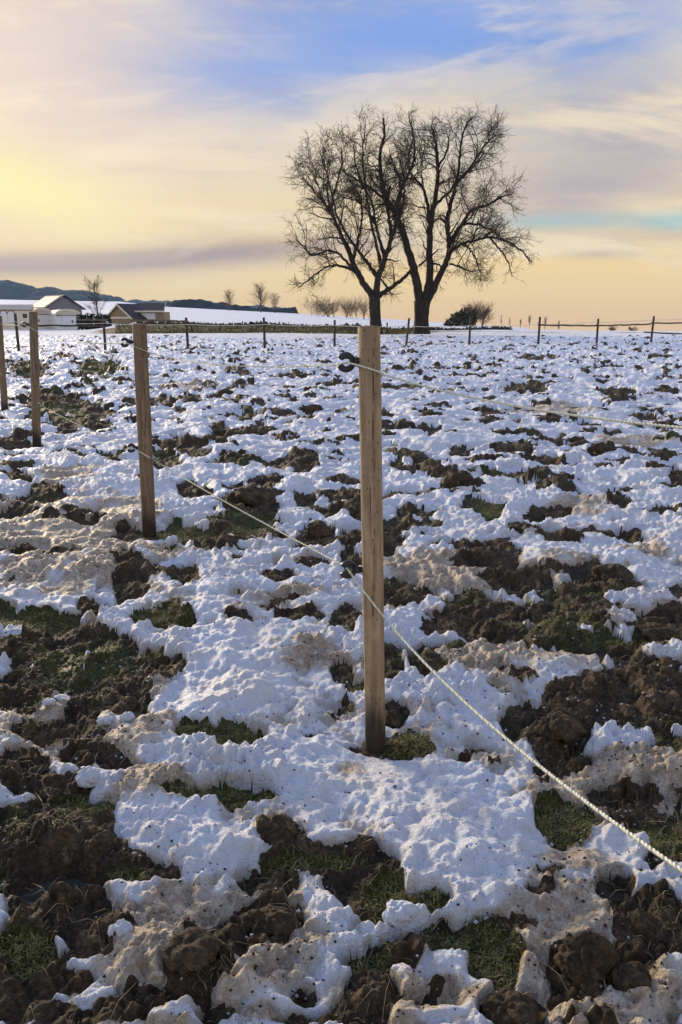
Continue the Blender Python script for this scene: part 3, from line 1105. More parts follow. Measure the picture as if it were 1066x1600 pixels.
big_tree('smaller left one of two bare trees, leaning limbs spreading over the left',
         66.0, [(402, 892, 21), (397, 850, 19), (394, 800, 18), (395, 765, 21)],
         [([(394, 780), (340, 700), (308, 630), (272, 545), (238, 468), (205, 410), (172, 355)], 14, 3, (0, 0.8)),
          ([(330, 690), (280, 630), (250, 600), (205, 592), (150, 610), (120, 578), (90, 555)], 6, 2, (0.1, -1.5)),
          ([(312, 665), (270, 650), (225, 645), (180, 662), (130, 700), (85, 735)], 6, 2, (0.2, 1.8)),
          ([(236, 466), (226, 420), (232, 370), (250, 300), (266, 235), (262, 190)], 5, 2, (0.5, -0.8)),
          ([(228, 440), (200, 400), (165, 360), (120, 300), (100, 270)], 4, 1.5, (0.6, 1.6)),
          ([(398, 775), (408, 700), (432, 625), (458, 545), (450, 470), (440, 410), (455, 340)], 14, 3, (0, -1.0)),
          ([(402, 690), (372, 645), (345, 610), (305, 560), (262, 490), (240, 440), (215, 330), (180, 220)], 8, 2, (0, -2.2)),
          ([(398, 780), (432, 752), (470, 728), (520, 690), (545, 660)], 11, 5, (0, 1.4)),
          ([(432, 620), (418, 560), (398, 480), (384, 390), (350, 330), (322, 240), (312, 150)], 7, 2, (-0.4, 1.5)),
          ([(455, 545), (480, 490), (500, 420), (505, 340), (490, 250)], 6, 2, (-0.6, -2.2)),
          ([(310, 630), (330, 540), (345, 460), (340, 380), (300, 300), (270, 240)], 5, 2, (0.2, 2.0)),
          ([(398, 480), (360, 420), (310, 390), (260, 380)], 4, 1.5, (0.5, -1.0)),
          ([(420, 640), (385, 500), (358, 350), (345, 220), (352, 135)], 6, 2, (0, -1.6)),
          ([(215, 420), (205, 330), (215, 250), (205, 190)], 4, 1.5, (0.8, 1.8))],
         10, 3, (292, 436, 250, 345))
big_tree('larger right one of two bare trees, thick trunk forking low into three limbs',
         67.5, [(580, 908, 27), (580, 870, 25), (582, 820, 25), (582, 785, 29)],
         [([(574, 800), (556, 690), (528, 590), (492, 480), (462, 420), (438, 380), (418, 300), (414, 210), (432, 130), (425, 75)], 18, 3, (0, -0.8)),
          ([(445, 400), (400, 355), (352, 320), (300, 285), (262, 255)], 6, 2, (-0.4, 1.2)),
          ([(488, 470), (486, 390), (505, 330), (528, 290), (545, 230), (540, 150), (520, 80)], 9, 2, (-0.3, -2.0)),
          ([(590, 800), (613, 700), (612, 590), (622, 460), (642, 350), (648, 240), (642, 150), (625, 85)], 17, 3, (0, 1.0)),
          ([(616, 470), (604, 380), (585, 320), (552, 285), (538, 240), (542, 170), (565, 90)], 7, 2, (0.4, 2.4)),
          ([(600, 800), (640, 715), (678, 630), (688, 560), (676, 490), (688, 420), (712, 330), (726, 220), (738, 130), (770, 75)], 14, 2, (0, -1.4)),
          ([(690, 600), (722, 572), (780, 552), (845, 540), (915, 560), (965, 600), (990, 640)], 7, 2, (-0.3, -1.8)),
          ([(688, 560), (735, 490), (785, 425), (845, 405), (905, 370), (950, 355)], 9, 2, (-0.3, 1.2)),
          ([(690, 640), (735, 652), (780, 668), (830, 660)], 4, 1.5, (-0.2, 1.0)),
          ([(570, 650), (602, 626), (640, 640), (670, 648)], 4, 3, (0, 0.6)),
          ([(640, 400), (700, 345), (760, 280), (812, 230), (850, 170)], 6, 2, (0.6, 2.2)),
          ([(710, 330), (770, 260), (815, 190), (850, 160)], 5, 2, (-0.8, -2.6)),
          ([(740, 485), (800, 480), (870, 500), (930, 540), (980, 560)], 5, 2, (-0.2, 2.8)),
          ([(646, 260), (690, 180), (700, 120), (692, 80)], 5, 1.5, (0.8, 2.5)),
          ([(728, 560), (770, 600), (790, 650), (800, 690)], 4, 1.5, (-1, -2.0)),
          ([(840, 542), (890, 590), (925, 640), (945, 690)], 4, 1.5, (-1.2, 0.5))],
         11, 12, (660, 402, 322, 312))


def small_tree(name, label, cat, loc, height, width, seed, trunk_r, dens, mat, group=None, bushy=False, upright=0.25):
    """Small far bare tree or bush: forking stems and a haze of twigs."""
    rg = random.Random(seed)
    root = thing(name, label, cat, loc, 0, group)
    stems = MB()
    tw = Twigs()
    ns = 7 if bushy else 1
    th = 0.04 if bushy else height
    tips = []
    for s in range(ns):
        d = Vector((rg.uniform(-0.5, 0.5), rg.uniform(-0.5, 0.5), 1)) if bushy else Vector((rg.uniform(-.06, .06), 0, 1))
        p = wander(Vector((rg.uniform(-.2, .2) * width if bushy else 0, rg.uniform(-.2, .2) * width if bushy else 0, -0.1)), d,
                   height * (rg.uniform(0.5, 0.8) if bushy else 0.85), 8, 0.10 if bushy else 0.045, 0.12, rg)
        stems = MB()
        stems.tube(p, [trunk_r * (1 - 0.85 * i / 8) for i in range(9)], 6)
        stems.build('stem' if bushy else 'trunk', mat, root, True)
        tips.append(p)
    for p in tips:
        for k in range(int(dens / ns)):
            f = rg.uniform(0.12 if bushy else 0.16, 1.0)
            q = f * 8
            a = min(int(q), 7)
            st = p[a].lerp(p[a + 1], q - a)
            ang = rg.uniform(0, 6.283)
            d = Vector((math.cos(ang), math.sin(ang), rg.uniform(0.2, 1.1) + upright))
            ln = width * 0.78 * rg.uniform(0.5, 1.0) * (1.1 - 0.6 * f)
            b = wander(st, d, ln, 5, 0.2, upright * 0.3, rg)
            tw.add(b, max(trunk_r * 0.22, 0.025), 0.016)
            for _ in range(4):
                c = rg.randint(1, 4)
                b2 = wander(b[c], (b[c + 1] - b[c]).normalized() + rnd_unit(rg) * 0.7, ln * rg.uniform(0.25, 0.55), 3, 0.25, 0.05, rg)
                tw.add(b2, 0.022, 0.014)
    tw.build('crown', mat, root)
    return root


def spot(px, Yd, sink=0.05):
    x = at_y(px, 500, Yd).x
    return Vector((x, Yd, base1(x, Yd) - sink))


def sized(px, top, Yd):
    s = spot(px, Yd)
    return s, at_y(px, top, Yd).z - s.z


s, hh = sized(155, 428, 128)
small_tree('bare_tree', 'thin leafless tree rising behind the dark hedge beside the pale-roofed house', 'tree', s, hh, 5.2, 31, 0.16, 46, M_TWIG)
s, hh = sized(360, 453, 300)
small_tree('bare_tree', 'small round leafless tree before the forest strip, left of the bigger one', 'tree', s, hh, 7.0, 32, 0.3, 60, M_FARTWIG)
s, hh = sized(408, 441, 290)
small_tree('bare_tree', 'tall broad leafless tree before the forest strip', 'tree', s, hh, 9.0, 33, 0.3, 90, M_FARTWIG)
s, hh = sized(430, 458, 292)
small_tree('bare_tree', 'low leafless tree touching the right side of the tall broad one', 'tree', s, hh, 6.0, 36, 0.22, 60, M_FARTWIG)
for k, (px, top, w, lab) in enumerate([(497, 472, 7.5, 'leafless bush on the snow slope, leftmost of the brown bushes left of the trunks'),
                                       (520, 477, 6.5, 'low leafless bush between two taller bushes on the snow slope'),
                                       (545, 475, 7.0, 'leafless bush on the snow slope just left of the left trunk'),
                                       (566, 471, 7.5, 'tallest leafless bush, partly behind the left trunk')]):
    s, hh = sized(px, top, 230)
    small_tree('bare_bush', lab, 'bush', s, hh * 0.95, w * 1.35, 40 + k, 0.07, 84, M_FARTWIG, 'bare bushes on the snow slope', True)
s, hh = sized(748, 474, 150)
small_tree('bare_bush', 'brown leafless bush beside the dark evergreen bush, right of the big trees', 'bush', s, hh, 6.0, 51, 0.10, 210, M_FARTWIG, None, True)
for k, (px, top, w, lab) in enumerate([(784, 491, 3.0, 'faint poplar on the right horizon, leftmost of the row'), (797, 494, 2.5, 'faint poplar, second from the left on the right horizon'),
                                       (814, 497, 2.5, 'shortest faint poplar, between two others on the right horizon'), (828, 488, 3.4, 'tallest faint poplar on the right horizon'),
                                       (852, 490, 3.2, 'faint poplar just right of the post where the wooden rail starts'), (874, 497, 3.0, 'faint poplar, rightmost of the row on the right horizon')]):
    s, hh = sized(px, top, 320)
    small_tree('poplar', lab, 'tree', s, hh * random.uniform(0.8, 1.05), w * random.uniform(0.9, 1.7), 60 + k, 0.10, 16 + 5 * k, M_FARTWIG, 'far poplars on the horizon', False, 1.2)
for k, (px, top, lab) in enumerate([(957, 512, 'tiny leafless shrub on the right ridge under the wooden rail'), (990, 514, 'dark tiny shrub on the right ridge near the last post')]):
    s, hh = sized(px, top, 84)
    small_tree('bare_bush', lab, 'bush', s, max(hh * 0.7, 0.45), 1.1, 70 + k, 0.012, 21, M_FARTWIG, None, True)


def leafy(name, label, cat, loc, boxes, mat, seed, n, leaf, group=None):
    """Dense evergreen: many leaf clumps through a lumpy volume, with stems inside."""
    rg = np.random.default_rng(seed)
    root = thing(name, label, cat, loc, 0, group)
    V, Fc = [], []
    tot = sum(b[3] * b[5] for b in boxes)
    for (cx, cy, cz, rx, ry, rz) in boxes:
        m = int(n * rx * rz / tot)
        d = rg.normal(size=(m, 3))
        d /= np.linalg.norm(d, axis=1)[:, None]
        rad = rg.uniform(0.35, 1.05, m) ** 0.5
        p = d * rad[:, None] * np.array([rx, ry, rz]) + np.array([cx, cy, cz])
        p = p[p[:, 2] > 0.02]
        a = rg.normal(size=p.shape) * leaf
        b = rg.normal(size=p.shape) * leaf
        o = len(V) * 0 + sum(len(v) for v in V)
        V += [np.concatenate([p - a, p + b, p + a])]
        k = len(p)
        i = np.arange(k) + o
        Fc.append(np.stack([i, i + k, i + 2 * k], -1))
    new_obj('foliage', mesh_np('foliage', np.concatenate(V), np.concatenate(Fc), False), mat, root)
    for (cx, cy, cz, rx, ry, rz) in boxes:
        st = MB()
        st.tube([(cx, cy, -0.1), (cx + 0.05, cy, cz * 0.5), (cx, cy, cz)], [0.09, 0.06, 0.03], 6)
        st.build('stem', M_BARK, root, True)
    return root


s = spot(726, 150)
leafy('evergreen_bush', 'dark rounded evergreen bush right of the big trees', 'bush', s,
      [(0, 0, 1.3, 2.4, 1.6, 1.4), (0.6, 0.3, 2.2, 1.8, 1.4, 1.3), (-1.0, 0.1, 1.6, 1.6, 1.3, 1.2), (-2.2, 0, 0.9, 1.4, 1.3, 0.9), (-3.0, 0.2, 0.5, 0.9, 1.0, 0.5)], M_EVERGREEN, 5, 2600, 0.16)
s = spot(147, 90)
leafy('dark_hedge', 'dark evergreen hedge between the white wagon and the tan barn', 'hedge', s,
      [(x * 0.72, 0.2 * math.sin(x * 2), 0.72, 0.6, 0.5, 1.0 + 0.12 * math.sin(x * 3)) for x in range(-2, 3)], M_HEDGE, 6, 2600, 0.10)

# ------------------------------------------------------------------ house, wagons, barn


def wagon(label, pxl, pxr, top, Yd, rz, doors, length=5.0, group='barrel-roofed wagons by the paddock'):
    """White wagon seen from its end: body, barrel roof with cream bargeboard, end door."""
    w = (pxr - pxl) * Yd / FPX
    s = spot((pxl + pxr) / 2, Yd, 0.0)
    hh = at_y((pxl + pxr) / 2, top, Yd).z - s.z
    root = thing('wagon', label, 'wagon', s, rz, group)
    eave = hh * 0.74
    b = MB()
    b.box((-w / 2, 0, 0.32), (w / 2, length, eave))
    b.build('body', M_WHITE, root)
    arc = [(w / 2 * 1.05 * math.cos(a), eave + (hh - eave) * math.sin(a)) for a in np.linspace(0, math.pi, 15)]
    r = MB()
    r.prism(arc + [(-w / 2 * 1.05, eave - 0.06), (w / 2 * 1.05, eave - 0.06)], -0.12, length + 0.12)
    roof = r.build('roof', M_ROOFGREY, root)
    t = MB()
    outer = [(w / 2 * 1.08 * math.cos(a), eave + (hh - eave) * 1.03 * math.sin(a)) for a in np.linspace(0, math.pi, 15)]
    inner = [(w / 2 * 0.92 * math.cos(a), eave + (hh - eave) * 0.72 * math.sin(a)) for a in np.linspace(0, math.pi, 15)]
    for i in range(14):
        t.poly([(outer[i][0], -0.16, outer[i][1]), (outer[i + 1][0], -0.16, outer[i + 1][1]), (inner[i + 1][0], -0.16, inner[i + 1][1]), (inner[i][0], -0.16, inner[i][1]),
                (outer[i][0], -0.123, outer[i][1]), (outer[i + 1][0], -0.123, outer[i + 1][1]), (inner[i + 1][0], -0.123, inner[i + 1][1]), (inner[i][0], -0.123, inner[i][1])],
               [(0, 1, 2, 3), (7, 6, 5, 4), (0, 4, 5, 1), (3, 2, 6, 7)])
    t.build('bargeboard', M_CREAM, roof)
    e = MB()
    e.box((-w / 2 * 0.96, -0.05, eave - 0.17), (w / 2 * 0.96, -0.004, eave - 0.07))
    e.build('eaves_board', M_TRIM, root)
    for (x0, x1, z0, z1, knob) in doors:
        dr = MB()
        dr.box((x0 * w, -0.045, z0 * hh), (x1 * w, -0.003, z1 * hh))
        d_ = dr.build('door', M_WHITE, root)
        fr_ = MB()
        for (a0, a1, c0, c1) in ((x0 - 0.03, x0, z0, z1 + 0.02), (x1, x1 + 0.03, z0, z1 + 0.02), (x0, x1, z1, z1 + 0.02)):
            fr_.box((a0 * w, -0.06, c0 * hh), (a1 * w, -0.003, c1 * hh))
        fr_.build('door_frame', M_CREAM, d_)
        kb = MB()
        kx = (x0 + (x1 - x0) * knob) * w
        kb.box((kx - 0.07, -0.075, (z0 + z1) / 2 * hh - 0.14), (kx + 0.07, -0.047, (z0 + z1) / 2 * hh + 0.14))
        kb.build('handle_plate', M_BLACK, d_)
    for sx in (-1, 1):
        for wy in (0.7, length - 0.7):
            wh = MB()
            wh.tube([(sx * w * 0.30 - 0.07, wy, 0.26), (sx * w * 0.30 + 0.07, wy, 0.26)], 0.27, 14)
            wh.build('wheel', M_BLACK, root, True)
    sk = MB()
    sk.box((-w / 2 * 0.94, 0.03, 0.02), (w / 2 * 0.94, length - 0.05, 0.317))
    sk.build('skirt_board', M_WHITE, root)
    return root


wagon('rightmost white wagon with curved cream roof edge, its pale door facing the paddock', 89, 124, 483, 93, R(30), [(-0.26, 0.34, 0.16, 0.66, 0.72)])
wagon('middle white wagon with curved roof, half behind the second-nearest row of posts', 53, 81, 481, 96, R(27), [(-0.30, 0.30, 0.16, 0.66, 0.15)])
# long cream wagon at the left edge: side with three arched panels
s = spot(12, 92, 0.0)
lw = thing('wagon', 'long cream wagon at the left edge with three white arched panels', 'wagon', s, R(18), 'barrel-roofed wagons by the paddock')
b = MB(); b.box((-2.4, 0, 0.30), (2.75, 2.4, 2.25)); b.build('body', M_CREAM, lw)
b = MB()
arc = [(1.32 * math.cos(a), 2.25 + 0.62 * math.sin(a)) for a in np.linspace(0, math.pi, 13)]
b.poly([(-2.5, 1.2 - x, z) for x, z in arc] + [(2.85, 1.2 - x, z) for x, z in arc],
       [tuple(range(13)), tuple(range(25, 12, -1))] + [(i + 1, i, i + 13, i + 14) for i in range(12)] + [(0, 12, 25, 13)])
b.build('roof', M_ROOFGREY, lw)
for k in range(3):
    cx = -1.15 + k * 0.78
    o_ = [(cx - 0.34, 0.75), (cx + 0.34, 0.75)] + [(cx + 0.34 * math.cos(a), 1.75 + 0.34 * math.sin(a)) for a in np.linspace(0, math.pi, 9)]
    b = MB(); b.prism(o_, -0.05, -0.003)
    pn = b.build('arched_panel', M_WHITE, lw)
    b = MB()
    ra = [(cx + 0.42 * math.cos(a), 1.75 + 0.42 * math.sin(a)) for a in np.linspace(0, math.pi, 9)]
    rb = [(cx + 0.35 * math.cos(a), 1.75 + 0.35 * math.sin(a)) for a in np.linspace(0, math.pi, 9)]
    for i in range(8):
        b.poly([(ra[i][0], -0.08, ra[i][1]), (ra[i + 1][0], -0.08, ra[i + 1][1]), (rb[i + 1][0], -0.08, rb[i + 1][1]), (rb[i][0], -0.08, rb[i][1]),
                (ra[i][0], -0.004, ra[i][1]), (ra[i + 1][0], -0.004, ra[i + 1][1]), (rb[i + 1][0], -0.004, rb[i + 1][1]), (rb[i][0], -0.004, rb[i][1])],
               [(0, 1, 2, 3), (0, 4, 5, 1), (3, 2, 6, 7)])
    b.build('arch_trim', M_TRIM, pn)
b = MB(); b.box((1.55, -0.05, 0.45), (2.30, -0.003, 2.0)); d_ = b.build('door', M_CREAM, lw)
b = MB(); b.box((1.68, -0.065, 1.3), (2.16, -0.047, 1.8)); b.build('pane', M_GLASSDARK, d_)
b = MB(); b.box((-2.3, 0.05, 0.02), (2.65, 2.3, 0.297)); b.build('skirt_board', M_CREAM, lw)
b = MB(); b.box((-2.44, -0.03, 2.13), (2.79, -0.004, 2.22)); b.build('eaves_board', M_TRIM, lw)

# house with pale roof and grey gable
Yh = 135
s = spot(102, Yh, 0.0)
mh = Yh / FPX
house = thing('house', 'house with pale roof and grey gable behind the white wagons', 'house', s, R(42))
zt = at_y(100, 462, Yh).z - s.z
ze = at_y(100, 480.5, Yh).z - s.z
gw = 3.1
L = 7.0
b = MB()
b.prism([(-gw, 0), (gw, 0), (gw, ze), (0, zt - 0.12), (-gw, ze)], 0, L)
b.build('wall', M_STONE, house)
for sx in (-1, 1):
    b = MB()
    ax, az_ = sx * (gw + 0.5), ze - 0.5 * (zt - ze) / gw
    b.poly([(0, -0.5, zt), (ax, -0.5, az_), (ax, L + 0.4, az_), (0, L + 0.4, zt), (0, -0.5, zt + 0.14), (ax, -0.5, az_ + 0.14), (ax, L + 0.4, az_ + 0.14), (0, L + 0.4, zt + 0.14)],
           [(0, 1, 2, 3), (7, 6, 5, 4), (0, 4, 5, 1), (1, 5, 6, 2), (2, 6, 7, 3), (3, 7, 4, 0)])
    rf = b.build('roof', M_ROOFDARK, house)
    if sx == -1:
        # snow-dusted pale sheet on the left slope, dark rim stays visible
        b = MB()
        f0, f1 = 0.10, 0.93
        q = lambda f, y, k: (ax * f, y, zt + (az_ - zt) * f + 0.14 + k)
        b.poly([q(f0, 0.15, 0.01), q(f1, 0.15, 0.01), q(f1, L - 0.1, 0.01), q(f0, L - 0.1, 0.01), q(f0, 0.15, 0.06), q(f1, 0.15, 0.06), q(f1, L - 0.1, 0.06), q(f0, L - 0.1, 0.06)],
               [(0, 1, 2, 3), (7, 6, 5, 4), (0, 4, 5, 1), (1, 5, 6, 2), (2, 6, 7, 3), (3, 7, 4, 0)])
        b.build('pale_roof_sheet', M_ROOFGREY, rf)
for (x0, x1, z0, z1) in ((-1.7, -0.8, 0.9, 2.1), (0.8, 1.7, 0.9, 2.1)):
    b = MB(); b.box((x0, -0.06, z0), (x1, -0.004, z1)); wn = b.build('window', M_WHITE, house)
    b = MB(); b.box((x0 + 0.1, -0.08, z0 + 0.1), (x1 - 0.1, -0.063, z1 - 0.1)); b.build('pane', M_GLASSDARK, wn)

# tan barn with long dark roof
Yb = 100
s = spot(188, Yb, 0.0)
barn = thing('barn', 'small tan wooden barn with dark roof left of the long low shed', 'barn', s, R(-27))
zt = at_y(188, 476, Yb).z - s.z
ze = at_y(188, 496, Yb).z - s.z
gw = 2.05
L = 5.2
for k in range(9):
    x0, x1 = -gw + k * 2 * gw / 9, -gw + (k + 1) * 2 * gw / 9 - 0.02
    zz = lambda x: ze + (zt - ze) * (1 - abs(x) / gw)
    top = [(x1, zz(x1)), (x0, zz(x0))]
    if x0 < 0 < x1:
        top = [(x1, zz(x1)), (0, zt), (x0, zz(x0))]
    b = MB(); b.prism([(x0, 0.05), (x1, 0.05)] + top, -0.03 - 0.012 * (k % 2), 0.0)
    b.build('plank', M_PLANK, barn)
b = MB(); b.prism([(-gw, 0), (gw, 0), (gw, ze), (0, zt - 0.02), (-gw, ze)], 0.003, L); b.build('wall', M_PLANK, barn)
b = MB(); b.box((-gw, -0.09, ze - 0.14), (gw, -0.047, ze + 0.06)); b.build('tie_beam', M_CREAM, barn)
b = MB(); b.box((-gw, -0.09, ze - 0.85), (gw, -0.047, ze - 0.72)); b.build('dark_board', M_DARKWOOD, barn)  # dark board across the gable, below the tie beam
for sx in (-1, 1):
    b = MB()
    ax, az_ = sx * (gw + 0.35), ze - 0.35 * (zt - ze) / gw
    b.poly([(0, -0.4, zt + .02), (ax, -0.4, az_ + .02), (ax, L + 0.3, az_ + .02), (0, L + 0.3, zt + .02), (0, -0.4, zt + 0.14), (ax, -0.4, az_ + 0.14), (ax, L + 0.3, az_ + 0.14), (0, L + 0.3, zt + 0.14)],
           [(0, 1, 2, 3), (7, 6, 5, 4), (0, 4, 5, 1), (1, 5, 6, 2), (2, 6, 7, 3), (3, 7, 4, 0)])
    rf = b.build('roof', M_ROOFDARK, barn)
    b = MB()
    b.poly([(0, -0.45, zt - 0.10), (ax, -0.45, az_ - 0.10), (ax, -0.403, az_ - 0.10), (0, -0.403, zt - 0.10), (0, -0.45, zt + 0.12), (ax, -0.45, az_ + 0.12), (ax, -0.403, az_ + 0.12), (0, -0.403, zt + 0.12)],
           [(0, 1, 2, 3), (7, 6, 5, 4), (0, 4, 5, 1), (1, 5, 6, 2), (2, 6, 7, 3), (3, 7, 4, 0)])
    b.build('bargeboard', M_CREAM, rf)
# low shed running on to the right of the barn
s = spot(236, 101, 0.0)
shed = thing('shed', 'long low shed with shallow dark roof right of the tan barn', 'shed', s, R(-4))
b = MB(); b.box((-2.3, 0, 0), (1.75, 2.6, 1.02)); b.build('wall', M_PLANK, shed)
b = MB()
b.poly([(-2.5, -0.45, 1.02), (1.95, -0.45, 1.02), (1.1, 2.7, 2.05), (-2.5, 2.7, 2.05), (-2.5, -0.45, 1.14), (1.95, -0.45, 1.14), (1.1, 2.7, 2.17), (-2.5, 2.7, 2.17)],
       [(3, 2, 1, 0), (4, 5, 6, 7), (0, 1, 5, 4), (1, 2, 6, 5), (2, 3, 7, 6), (3, 0, 4, 7)])
b.build('roof', M_ROOFDARK, shed)
b = MB(); b.box((-2.5, -0.50, 0.98), (1.95, -0.453, 1.16)); b.build('fascia_board', M_CREAM, shed)
b = MB(); b.box((-1.2, -0.05, 0.1), (0.6, -0.003, 0.85)); b.build('door', M_WHITE, shed)

# two brown heaps at the foot of the snow slope
for k, (px, top, w, lab) in enumerate([(541, 504, 1.15, 'brown heap behind the far fence, left of a matching heap'), (558, 504, 1.05, 'brown heap behind the far fence, just left of the near post top')]):
    s = spot(px, 76, 0.05)
    hh = at_y(px, top, 76).z - s.z
    bm = bmesh.new()
    bmesh.ops.create_icosphere(bm, subdivisions=4, radius=1.0)
    for v in bm.verts:
        p = v.co
        r2 = math.hypot(p.x, p.y)
        nz = 0.06 * math.sin(p.x * 9 + k) + 0.05 * math.sin(p.y * 11) + 0.05 * math.sin(p.x * 17 + p.z * 13)
        v.co = Vector((p.x * w * (1 + nz), p.y * 0.9, max(-0.1, (1 - r2) * hh * 1.0 + nz * hh * 0.5) if p.z > 0 else -0.2))
    me = bpy.data.meshes.new('earth_heap')
    bm.to_mesh(me); bm.free()
    o = new_obj('earth_heap', me, M_HEAP)
    o.location = s
    tag(o, lab, 'heap', 'brown heaps behind the far fence')

# ------------------------------------------------------------------ fence posts, near row


def ring_insulator(parent, c, post_pt, normal, arc=1.0):
    """Black ring insulator on a screw shank; c is the ring centre in the parent's space."""
    root = None
    b = MB()
    n = normal.normalized()
    a_ = n.cross(Vector((0, 0, 1))).normalized()
    b_ = n.cross(a_).normalized()
    pts = [c + (a_ * math.cos(t) + b_ * math.sin(t)) * 0.0225 for t in np.linspace(0.35, 0.35 + 2 * math.pi * arc, 25)]
    b.tube(pts, 0.0105, 8)
    root = b.build('ring_insulator', M_BLACK, parent, True)
    d = (post_pt - c).normalized()
    b = MB()
    b.tube([c + d * 0.026, c + d * 0.036, c + d * 0.038, c + d * 0.060], [0.013, 0.015, 0.012, 0.010], 8)
    b.build('collar', M_BLACK, root, True)
    b = MB()
    b.tube([c + d * 0.058, post_pt + d * 0.012], 0.0035, 6)
    b.build('screw_shank', M_STEEL, root, True)
    return root


def round_post(label, foot, top, rad, seed, group, crack=True):
    rg = random.Random(seed)
    root = thing('fence_post', label, 'fence post', foot, 0, group)
    ax = top - foot
    Lh = ax.length
    NS, NZ = 72, 170
    tt, zz_ = np.meshgrid(np.arange(NS) * 2 * np.pi / NS, np.linspace(-0.15, Lh, NZ))
    lumpy = 0.030 * perlin(np.cos(tt) * 1.1 + zz_ * 2.6 + seed, np.sin(tt) * 1.1 + zz_ * 1.1, 7) + 0.014 * perlin(np.cos(tt) * 3 + zz_ * 11, np.sin(tt) * 3 - zz_ * 6 + seed, 9)
    V, Fq, ck = [], [], []
    zs = np.concatenate([np.linspace(-0.15, Lh, NZ)])
    for iz, z in enumerate(zs):
        f = max(z, 0) / Lh
        c0 = Vector((ax.x * z / Lh, ax.y * z / Lh, z))
        r = rad * (1.03 - 0.05 * f) * (1 + 0.012 * math.sin(z * 4.1 + seed) + 0.006 * math.sin(z * 17))
        # drying crack: wanders down the face towards the camera
        cpos = -math.pi / 2 + 0.34 + 0.30 * math.sin(z * 2.6 + seed) + 0.12 * math.sin(z * 7.7 + 1) + 0.03 * math.sin(z * 31) + rg.uniform(-0.012, 0.012)
        wdt = 0.014 * (0.2 + 0.65 * abs(math.sin(z * 1.9 + 0.6))) if (crack and f > 0.32) else 0.0
        c2 = -math.pi / 2 - 0.25 + 0.10 * math.sin(z * 2.3)
        w2_ = 0.008 if (crack and 0.50 < f < 0.66) else 0.0
        for k in range(NS):
            t = 2 * math.pi * k / NS
            rr = r * (1 + 0.012 * math.sin(3 * t + z * 1.3 + seed) + 0.004 * math.sin(11 * t + 2 * z) + lumpy[iz, k])
            amt = 0.0
            for cp, wd in ((cpos, wdt), (c2, w2_)):
                if wd > 0:
                    dd = abs((t - cp + math.pi) % (2 * math.pi) - math.pi)
                    amt = max(amt, max(0.0, 1 - dd / (wd + 0.026)))
            rr -= amt * rad * 0.13
            V.append((c0.x + rr * math.cos(t), c0.y + rr * math.sin(t), z))
            ck.append(min(1.0, amt * 1.4))
    for i in range(NZ - 1):
        for k in range(NS):
            k2 = (k + 1) % NS
            Fq.append((i * NS + k, i * NS + k2, (i + 1) * NS + k2, (i + 1) * NS + k))
    me = mesh_np('shaft', np.array(V), np.array(Fq), True, {'crack': np.array(ck)})
    new_obj('shaft', me, M_POST if seed == 3 else M_POST_OLD, root)
    b = MB()
    tp_ = V[(NZ - 1) * NS:]
    cx = sum(p[0] for p in tp_) / NS
    cy = sum(p[1] for p in tp_) / NS
    ringi = [(cx + (p[0] - cx) * 0.93, cy + (p[1] - cy) * 0.93, Lh + 0.004) for p in tp_]
    b.poly(tp_ + ringi + [(cx, cy, Lh + 0.006)],
           [(k, (k + 1) % NS, NS + (k + 1) % NS, NS + k) for k in range(NS)] + [(NS + k, NS + (k + 1) % NS, 2 * NS) for k in range(NS)])
    b.build('cut_top', M_ENDGRAIN, root)
    return root


near_posts = []
labs = ['nearest and tallest-looking round wooden post, with a long crack, right of the others',
        'second-nearest round wooden post, alone left of the nearest one',
        'third round wooden post from the front, beside the wagons at left',
        'fourth round wooden post, cut by the left edge of the picture']
for k, (ft, tpx) in enumerate([((587, 1168), (577, 512)), ((234, 838), (218, 507)), ((58, 696), (52, 488)), ((8, 644), (-2, 494))]):
    F0 = at_z(ft[0], ft[1], 0.0)
    z = max(min(ground_z(F0.x, F0.y), 0.05), -0.01)
    F0 = at_z(ft[0], ft[1], z)
    T0 = at_y(tpx[0], tpx[1], F0.y + 0.0)
    r_ = [16.6, 10.6 * 1.0, 6.2, 5.4][k] * F0.y / FPX * 1.02
    o = round_post(labs[k], F0, T0, min(max(r_, 0.036), 0.052), 3 + k, 'round wooden posts of the near fence')
    near_posts.append((o, F0, T0))

# insulators: the ring hangs on the left of each post
rings = {}
for k, kind, px, py in [(0, 'u', 541, 566), (0, 'l', 544, 890), (1, 'u', 195, 535), (1, 'l', 205, 700), (2, 'u', 38, 507), (2, 'l', 48, 622)]:
    o, F0, T0 = near_posts[k]
    Yp = F0.y + (0.0 if kind == 'u' else 0.012)
    c = at_y(px, py, Yp)
    f = (c.z - F0.z) / (T0.z - F0.z)
    axp = F0.lerp(T0, f)
    post_pt = axp + Vector((-0.034, 0, 0.004))
    loc = c - F0
    ring_insulator(o, loc, post_pt - F0, Vector((0.35, -1, 0.1)), 0.86)
    rings[(k, kind)] = c


